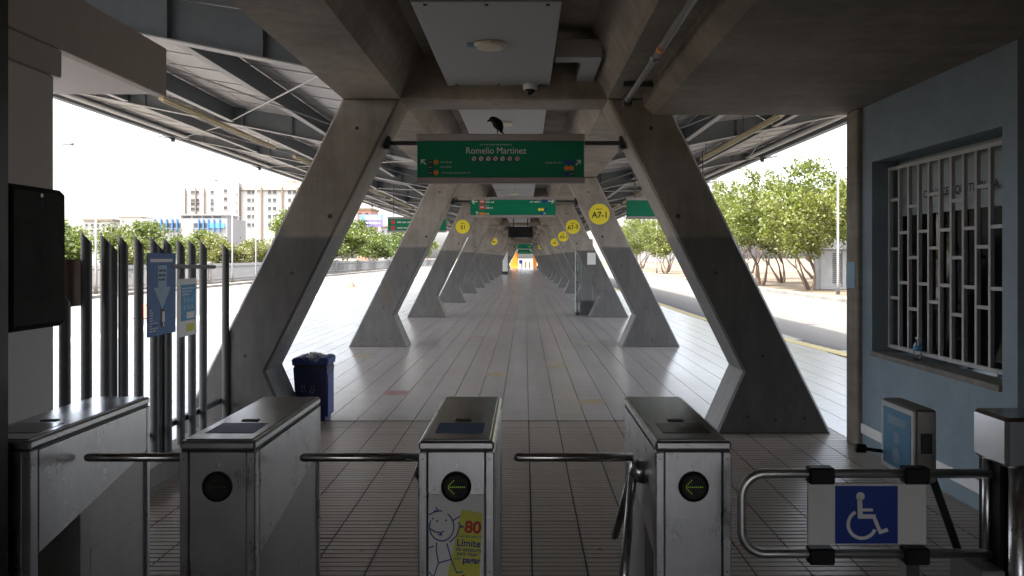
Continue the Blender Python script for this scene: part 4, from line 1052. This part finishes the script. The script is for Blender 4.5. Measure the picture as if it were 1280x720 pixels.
# glazed totem by the third right column, white stele far left, end doors
t = thing('information_totem', 'grey and glass totem on dark base behind third right column', 'totem', (2.0, 22.6, 0))
MB().box(1.84, 2.24, 22.4, 22.8, -.012, .42, .01).build('base', M_GREYPOST, t)
MB().box(1.88, 2.22, 22.5, 22.75, .42, 2.25, .01).build('panel', M_GALV, t)
MB().box(1.72, 1.78, 22.45, 22.8, .08, 2.35, .004).build('glass_fin', M_GLASS, t)
MB().box(1.705, 1.719, 22.45, 22.8, .0, 2.35, .004).build('edge_trim', M_FILM, t)
MB().box(1.70, 1.82, 22.42, 22.83, -.012, .08).build('foot', M_DARK, t)
t = thing('white_stele', 'slim white stele on dark base far down the left side', 'stele', (-1.75, 77, 0))
MB().box(-2.1, -1.5, 76.9, 77.3, -.012, .30).build('base', M_DARK, t)
MB().box(-2.05, -1.55, 76.92, 77.28, .30, 2.3, .02).build('panel', M_WHITE, t)
t = thing('end_gate', 'bright orange end doors at the far end of the aisle', 'door', (0, YEND, 0))
MB().prism([(-2.15, -.012), (-.92, -.012), (-.92, 2.75), (-1.15, 2.75), (-2.1, .9)], YEND-.1, YEND+.1, 'y').build('door_leaf', M_ORDOOR, t)
MB().box(1.55, 2.15, YEND-.1, YEND+.1, -.012, 2.9).build('door_leaf', M_ORDOOR, t)
MB().box(-.9, 1.54, YEND-.05, YEND+.05, 2.3, 2.75).build('transom', M_GREEN, t)
m_ = MB()
for x in (-.3, .35, 1.0): m_.box(x-.1, x+.1, YEND+3, YEND+3.9, -.012, 1.0)
split_build(m_, 'barrier', M_STEELD, t)
MB().box(-.75, -.2, YEND+3, YEND+3.05, .7, 1.3).build('blue_panel', M_BLUE, t)

# ------------------------------------------------------------------ outdoors: fence, lamps, cabinet, cones
fen = thing('roadside_fence', 'long pale grey picket fence across the left road', 'fence', (-22.3, 80, -.17))
m_ = MB(); yy = 26.0
while yy < 210: m_.box(-22.32, -22.28, yy, yy+.05, -.17, 1.28); yy += .16
tag(m_.build('pickets', M_POLE, fen), kind='stuff')
MB().box(-22.33, -22.27, 26, 210, .1, .16).build('rail', M_GALV, fen); MB().box(-22.33, -22.27, 26, 210, 1.05, 1.11).build('rail', M_GALV, fen)
MB().box(-22.4, -22.2, 26, 210, -.2, -.05).build('footing', M_KERB, fen)
p_ = MB().box(-22.42, -22.18, 0, .3, -.2, 1.38, .03).build('post', M_KERB, fen, base=wloc(fen)); p_.location.y = 30 + 0
for k in range(1, 15): dup(p_, 0, k*12)
def street_lamp(x, y, hgt, arm, label):
    t = thing('street_lamp', label, 'street lamp', (x, y, -.2), 'street lamps')
    MB().tube([(x, y, -.2), (x, y, .4), (x, y, hgt)], [.10, .065, .04], 10).build('pole', M_POLE, t, smooth=True)
    MB().tube([(x, y, hgt-.1), (x+arm*.6, y, hgt+.35), (x+arm, y, hgt+.6)], .035, 8).build('arm', M_GALV, t, smooth=True)
    MB().box(x+arm-.35, x+arm+.25, y-.12, y+.12, hgt+.54, hgt+.68, .03).build('lamp_head', M_GALV, t)
street_lamp(-21.6, 38.6, 6.9, -1.4, 'tall grey street lamp at left, seen above the near picket fence')
street_lamp(-21.6, 56.6, 6.9, -1.4, 'thin grey street lamp in front of the white apartment block')
street_lamp(-21.4, 61.0, 9.6, 1.2, 'tallest grey lamp post beside the left column, before the apartments')
street_lamp(16.0, 38.3, 8.7, -.6, 'grey street lamp rising behind the right-hand trees by the cabinet')
street_lamp(16.2, 92, 8.7, -1.2, 'far grey street lamp along the right road')
t = thing('utility_cabinet', 'pale louvred metal cabinet under the right-hand trees', 'cabinet', (18.1, 44.4, -.16))
MB().box(17.3, 19.1, 43.9, 45, -.16, 2.15, .03).build('housing', M_GALV, t)
MB().box(17.2, 19.2, 43.8, 45.1, 2.15, 2.25, .02).build('lid', M_GALV, t)
l0 = MB().prism([(43.86, 0), (43.9, .05), (43.9, 0)], 18.0, 18.5, 'x').build('louvre', M_DARK, t, base=(18.1, 44.4, -.16)); l0.location.z = .25
for k in range(1, 16): dup(l0, 0, 0, k*.11)
MB().box(18.52, 18.56, 43.885, 43.9, 0, 2.1).build('door_seam', M_DARK, t)
def cone(x, y, s, label):
    t = thing('traffic_pyramid', label, 'traffic cone', (x, y, RZ), 'red warning pyramids on the left road')
    MB().add([(x-s, y-s, RZ+.03), (x+s, y-s, RZ+.03), (x+s, y+s, RZ+.03), (x-s, y+s, RZ+.03), (x-.05, y-.05, RZ+s*2), (x+.05, y-.05, RZ+s*2), (x+.05, y+.05, RZ+s*2), (x-.05, y+.05, RZ+s*2)],
             [(0, 1, 5, 4), (1, 2, 6, 5), (2, 3, 7, 6), (3, 0, 4, 7), (4, 5, 6, 7), (3, 2, 1, 0)]).build('body', mat('cone_red', (.42, .10, .06), .6), t)
    MB().box(x-s*1.15, x+s*1.15, y-s*1.15, y+s*1.15, RZ, RZ+.03).build('base', M_DARK, t)
cone(-10.3, 46, .26, 'faded red pyramid marker beside the left platform edge')
cone(-12.3, 25, .24, 'red pyramid marker on the road behind the near picket fence')

# ------------------------------------------------------------------ trees
def leaves(centers, per, spread, size, seed, flat=0.75):
    g_ = np.random.default_rng(seed); C = np.repeat(np.array(centers), per, axis=0); n = len(C)
    P = C + g_.normal(0, 1, (n, 3))*spread*np.array([1, 1, flat])
    a = g_.normal(0, 1, (n, 3)); a /= np.linalg.norm(a, axis=1)[:, None]
    b = np.cross(a, g_.normal(0, 1, (n, 3))); b /= np.linalg.norm(b, axis=1)[:, None]
    s = (size*g_.uniform(.6, 1.35, n))[:, None]; a *= s; b *= s*0.5
    V = np.stack([P-a, P+b, P+a, P-b], axis=1).reshape(-1, 3)
    return V
def tree_meshes(seed, H, RX, trunk_h, stems, ncl, per, spread, leaf, lobe=(.38, .62), nl=9):
    r = random.Random(seed); tb_ = MB(); cents = []
    def limb(p, d, L, rad, depth):
        pts = [p]; rr = [rad]; q = p.copy(); dd = d.copy()
        for k in range(3):
            dd = (dd + Vector((r.uniform(-.28, .28), r.uniform(-.28, .28), r.uniform(-.05, .2)))).normalized(); q = q + dd*L/3
            pts.append(q.copy()); rr.append(rad*(1-.22*(k+1)))
        tb_.tube(pts, rr, 6, False)
        if depth == 0: return
        for k in range(r.choice((2, 3))):
            nd = (dd + Vector((r.uniform(-.9, .9), r.uniform(-.9, .9), r.uniform(-.1, .5)))).normalized()
            limb(q, nd, L*.72, rad*.42, depth-1)
    for k in range(stems):
        a = 2*PI*k/stems + r.uniform(-.5, .5); d = Vector((math.cos(a)*.5, math.sin(a)*.5, 1)).normalized() if stems > 1 else Vector((r.uniform(-.1, .1), r.uniform(-.1, .1), 1))
        limb(Vector((math.cos(a)*.12, math.sin(a)*.12, -.05)), d, trunk_h, .11*H/6, 3)
    cz = (H+trunk_h*0.7)/2; hz = (H-trunk_h*0.7)/2
    lob = [(r.uniform(0, 2*PI), r.uniform(.15, .85), r.uniform(-.55, .95), r.uniform(*lobe)) for _ in range(nl)]
    while len(cents) < ncl:
        a, rad, zz, sz = r.choice(lob); v = Vector((r.gauss(0, 1), r.gauss(0, 1), r.gauss(0, 1))).normalized()*r.uniform(.35, 1)**.5*sz
        x, y, z = rad*math.cos(a)+v.x, rad*math.sin(a)+v.y, zz*.8+v.z
        if x*x+y*y > 1.25 or abs(z) > 1.2: continue
        cents.append((x*RX, y*RX, cz+z*hz))
    V = leaves(cents, per, spread, leaf, seed)
    return tb_, V
def tree_proto(name, lm, *a):
    tb_, V = tree_meshes(*a)
    tr = tb_.build('trunk', M_BARK, base=(0, 0, 0), smooth=True)
    me = bpy.data.meshes.new('crown'); n = len(V)//4
    me.vertices.add(len(V)); me.vertices.foreach_set('co', V.ravel().astype(np.float32))
    me.loops.add(4*n); me.loops.foreach_set('vertex_index', np.arange(4*n, dtype=np.int32))
    me.polygons.add(n); me.polygons.foreach_set('loop_start', np.arange(0, 4*n, 4, dtype=np.int32)); me.polygons.foreach_set('loop_total', np.full(n, 4, dtype=np.int32))
    me.update(); me.materials.append(lm)
    cr = bpy.data.objects.new('crown', me); col.objects.link(cr)
    pm = (tr.data, cr.data); bpy.data.objects.remove(tr); bpy.data.objects.remove(cr); return pm
PA = [tree_proto('a', M_LEAFA, 11+k, 6.7+.6*k, 3.3, 1.5, 3, 96, 74, .29, .115, (.24, .44), 14) for k in range(3)]
PB = [tree_proto('b', M_LEAFB, 31+k, 6.2, 3.6, 1.8, 2, 90, 60, .42, .20) for k in range(3)]
PC = [tree_proto('c', M_LEAFC, 51+k, 5.0, 3.0, 1.2, 3, 70, 45, .42, .20) for k in range(2)]
def plant(pm, x, y, z, s, rot, label, group, name='street_tree'):
    t = thing(name, label, 'tree', (x, y, z), group); t.scale = (s, s, s*rnd.uniform(.94, 1.06)); t.rotation_euler = (0, 0, rot)
    for nm, me in zip(('trunk', 'crown'), pm):
        o = bpy.data.objects.new(nm, me); col.objects.link(o); o.parent = t
right = [(16.6, 43.6, 1.0), (18.9, 47.5, 1.12), (15.9, 50.5, .95), (19.2, 56, 1.1), (16.0, 59, .92), (18.0, 66, 1.05), (16.2, 74, .9), (19.5, 80, 1.1), (16.5, 88, .95), (19, 100, 1.05), (17, 112, 1.0), (20, 128, 1.1), (24, 52, 1.15), (25.5, 66, 1.2), (23, 41.5, 1.1), (21.2, 36.5, 1.0), (27, 90, 1.2), (18, 150, 1.2), (24, 170, 1.3)]
for k, (x, y, s) in enumerate(right):
    plant(PA[k % 3], x, y, -.17, s*.98, rnd.uniform(0, 6.3), f"airy bright green tree across the right road, {ORD[k]} nearest in its line" if k < 12 else f"green tree in the rear line across the right road, {ORD[k-12]} of it", 'trees across the right road')
k = 0
for (x, y, s) in [(-24.5, 84, 1.05), (-25.5, 92, 1.1), (-25, 101, 1.0), (-26, 112, 1.1), (-25, 124, 1.0), (-27, 138, 1.1), (-26, 155, 1.1), (-25, 175, 1.2), (-28, 200, 1.3)]:
    plant(PB[k % 3], x, y, -.17, s, rnd.uniform(0, 6.3), f"dense green tree behind the pale roadside fence, {ORD[k]} from the near end", 'dense trees behind the roadside fence', 'dense_tree'); k += 1
k = 0
for (x, y, s) in [(-28, 42, .62), (-33, 40, .68), (-38, 44, .72), (-44, 48, .75), (-50, 52, .85), (-31, 50, .62), (-36, 55, .7), (-27.5, 54, .6), (-30, 62, .65), (-28, 70, .68), (-35, 66, .75), (-42, 62, .8), (-40, 74, .85), (-33, 78, .8), (-48, 60, .8), (-47, 78, .9), (-26.5, 68, .6), (-31, 75, .66), (-26, 76, .62), (-28.5, 82, .7), (-29, 47, .66), (-41, 53, .8), (-55, 58, .95)]:
    plant((PC+PB[:1])[k % 3], x, y, -.17, s*1.02, rnd.uniform(0, 6.3), f"low olive green tree in the grove left of the apartments, {ORD[k]} one", 'low trees in the left grove', 'low_tree'); k += 1

# ------------------------------------------------------------------ far buildings
def windows(t, rects, y, m=M_WIN, d=.25):
    for a, b, z0, z1 in rects:
        f_ = MB().box(a-.15, b+.15, y-.12, y+.05, z0-.15, z0).build('window_sill', M_BLDG, t)
        MB().box(a, b, y-.03, y+.06, z0, z1).build('window', m, t)
def bx(px0, d): return CAMX + (px0-656)*d/F
def bz(py, d): return CAMZ - (py-322)*d/F
D = 250
t = thing('apartment_block', 'cream apartment block with tan pilasters, the taller right one on the left horizon', 'building', (bx(330, D), D, 0))
MB().box(bx(281, D), bx(400, D), D, D+18, 0, bz(229, D)).build('wall', M_BLDW, t)
MB().box(bx(281, D), bx(300, D), D-1.2, D, 0, bz(222, D)).build('stair_tower', M_BLDW, t)
MB().box(bx(302, D), bx(318, D), D+2, D+10, bz(229, D), bz(226, D)).build('tank_room', M_BLDG, t)
MB().box(bx(354, D), bx(364, D), D+2, D+10, bz(229, D), bz(224, D)).build('tank_room', M_BLDR, t)
for x in (300.5, 327, 353, 372): MB().box(bx(x-.9, D), bx(x+.9, D), D-.5, D+.1, 0, bz(234, D)).build('pilaster', M_BLDT, t)
MB().box(bx(281, D)-.3, bx(400, D), D-.4, D, bz(238, D), bz(237, D)).build('cornice', M_BLDT, t)
ws = []
for y in (240, 250, 260.5, 270.5, 281):
    for a, b in ((309, 313.5), (314.5, 318), (335, 339), (341, 345.5), (360, 364), (366, 370), (380, 384)): ws.append((bx(a, D), bx(b, D), bz(y+2.2, D), bz(y-2, D)))
windows(t, ws, D)
windows(t, [(bx(281.5, D), bx(286, D), bz(y+2, D), bz(y-2, D)) for y in (239, 249, 260, 270)], D-1.2)
windows(t, [(bx(298, D)-.2, bx(300, D)-.4, bz(y+2, D), bz(y-2, D)) for y in (243, 254, 264)], D-1.2)
t = thing('apartment_block', 'cream apartment block with paired windows, the lower left one on the left horizon', 'building', (bx(247, D), D, 0))
MB().box(bx(228, D), bx(280.3, D), D+2, D+16, 0, bz(237, D)).build('wall', M_BLDW, t)
for x in (228.5, 241.5, 252.5): MB().box(bx(x-.7, D), bx(x+.7, D), D+1.5, D+2.1, 0, bz(234, D)).build('pilaster', M_BLDT, t)
MB().tube([(bx(240, D), D+6, bz(237, D)), (bx(240, D), D+6, bz(216, D))], .12, 6).build('antenna', M_GALV, t)
windows(t, [(bx(a, D), bx(b, D), bz(y+2, D), bz(y-2, D)) for y in (239.5, 250, 254.5, 261) for a, b in ((235, 240.2), (242.5, 246), (260, 264))], D+2)
D = 150
t = thing('blue_fronted_building', 'low grey building with blue fins and panels below the apartments', 'building', (bx(238, D), D, 0))
MB().box(bx(150, D), bx(284, D), D, D+10, 0, bz(273, D)).build('wall', M_BLDG, t)
MB().box(bx(217, D), bx(276, D), D+3, D+9, bz(273, D), bz(267, D)).build('penthouse', M_BLDG, t)
MB().box(bx(215, D), bx(278, D), D+2.2, D+9.5, bz(268.2, D), bz(267, D)).build('penthouse_roof', M_BLDW, t)
windows(t, [(bx(a, D), bx(a+10, D), bz(272.2, D), bz(269, D)) for a in (220, 233, 246, 259)], D+3)
windows(t, [(bx(190, D), bx(226, D), bz(285, D), bz(279, D)), (bx(242, D), bx(260, D), bz(285, D), bz(279, D))], D)
for x in (194, 202, 209, 216, 222, 249, 255, 261, 268, 275): MB().box(bx(x-.7, D), bx(x+.7, D), D-.4, D-.05, bz(290, D), bz(274, D)).build('fin', M_BLDB, t)
MB().box(bx(261.8, D), bx(281, D), D-.2, D-.04, bz(285, D), bz(279, D)).build('blue_panel', M_CYAN, t)
for k, (a, b, d, top, m, lb) in enumerate([(105, 140, 210, 276, M_BLDW, 'small pale distant house at far left above the trees'), (150, 176, 230, 273, M_BLDG, 'grey distant roofline left of the blue-fronted building'),
                                            (446, 463, 190, 262, M_BLDR, 'reddish distant building behind the blue billboard'), (476, 500, 220, 284, M_BLDG, 'low pale distant building right of the blue billboard'),
                                            (690, 790, 300, 250, M_BLDW, 'pale distant building behind the right columns'), (790, 850, 260, 262, M_BLDG, 'grey distant building over the right-hand trees')]):
    t = thing('distant_building', lb, 'building', (bx((a+b)/2, d), d, 0))
    MB().box(bx(a, d), bx(b, d), d, d+10, 0, bz(top, d)).build('wall', m, t)
    MB().box(bx(a, d)-.3, bx(b, d)+.3, d-.3, d+10.3, bz(top, d), bz(top, d)+.5).build('parapet', M_BLDT, t)
    nn = max(2, int((b-a)/6))
    windows(t, [(bx(a+(b-a)*(j+.25)/nn, d), bx(a+(b-a)*(j+.7)/nn, d), bz(top+4+7*q_+3, d), bz(top+4+7*q_, d)) for j in range(nn) for q_ in range(3)], d)
D = 300
t = thing('tower_block', 'pale high-rise tower with banded windows beyond the right roof edge', 'building', (bx(888, D), D, 0))
MB().box(bx(868, D), bx(899, D), D, D+14, 0, bz(196, D)).build('wall', M_BLDW, t)
windows(t, [(bx(a, D), bx(a+6, D), bz(y+3, D), bz(y, D)) for y in range(200, 300, 8) for a in (871, 881, 890)], D)
D = 150
t = thing('billboard', 'blue and violet billboard above the left trees', 'billboard', (bx(463, D), D, 0))
MB().box(bx(449, D), bx(478, D), D, D+.4, bz(283, D), bz(268, D)).build('board', mat('billboard_violet', (.16, .12, .48), .5), t)
fc = Face((bx(463.5, D), D, bz(275.5, D)), (1, 0, 0), (0, 0, 1))
fc.rect(MB(), -2.2, 2.2, .1, 1.1, 6).build('field', mat('billboard_blue', (.12, .28, .62), .5), t)
m_ = MB()
for k, yv in enumerate((.8, .3, -.5)): fc.words(m_, -1.2, 1.9, yv, .38, k+70, 14)
m_.build('lettering', M_WHITE, t)
MB().tube([(bx(463, D), D+.6, 0), (bx(463, D), D+.6, bz(270, D))], .3, 10).build('mast', M_GALV, t)
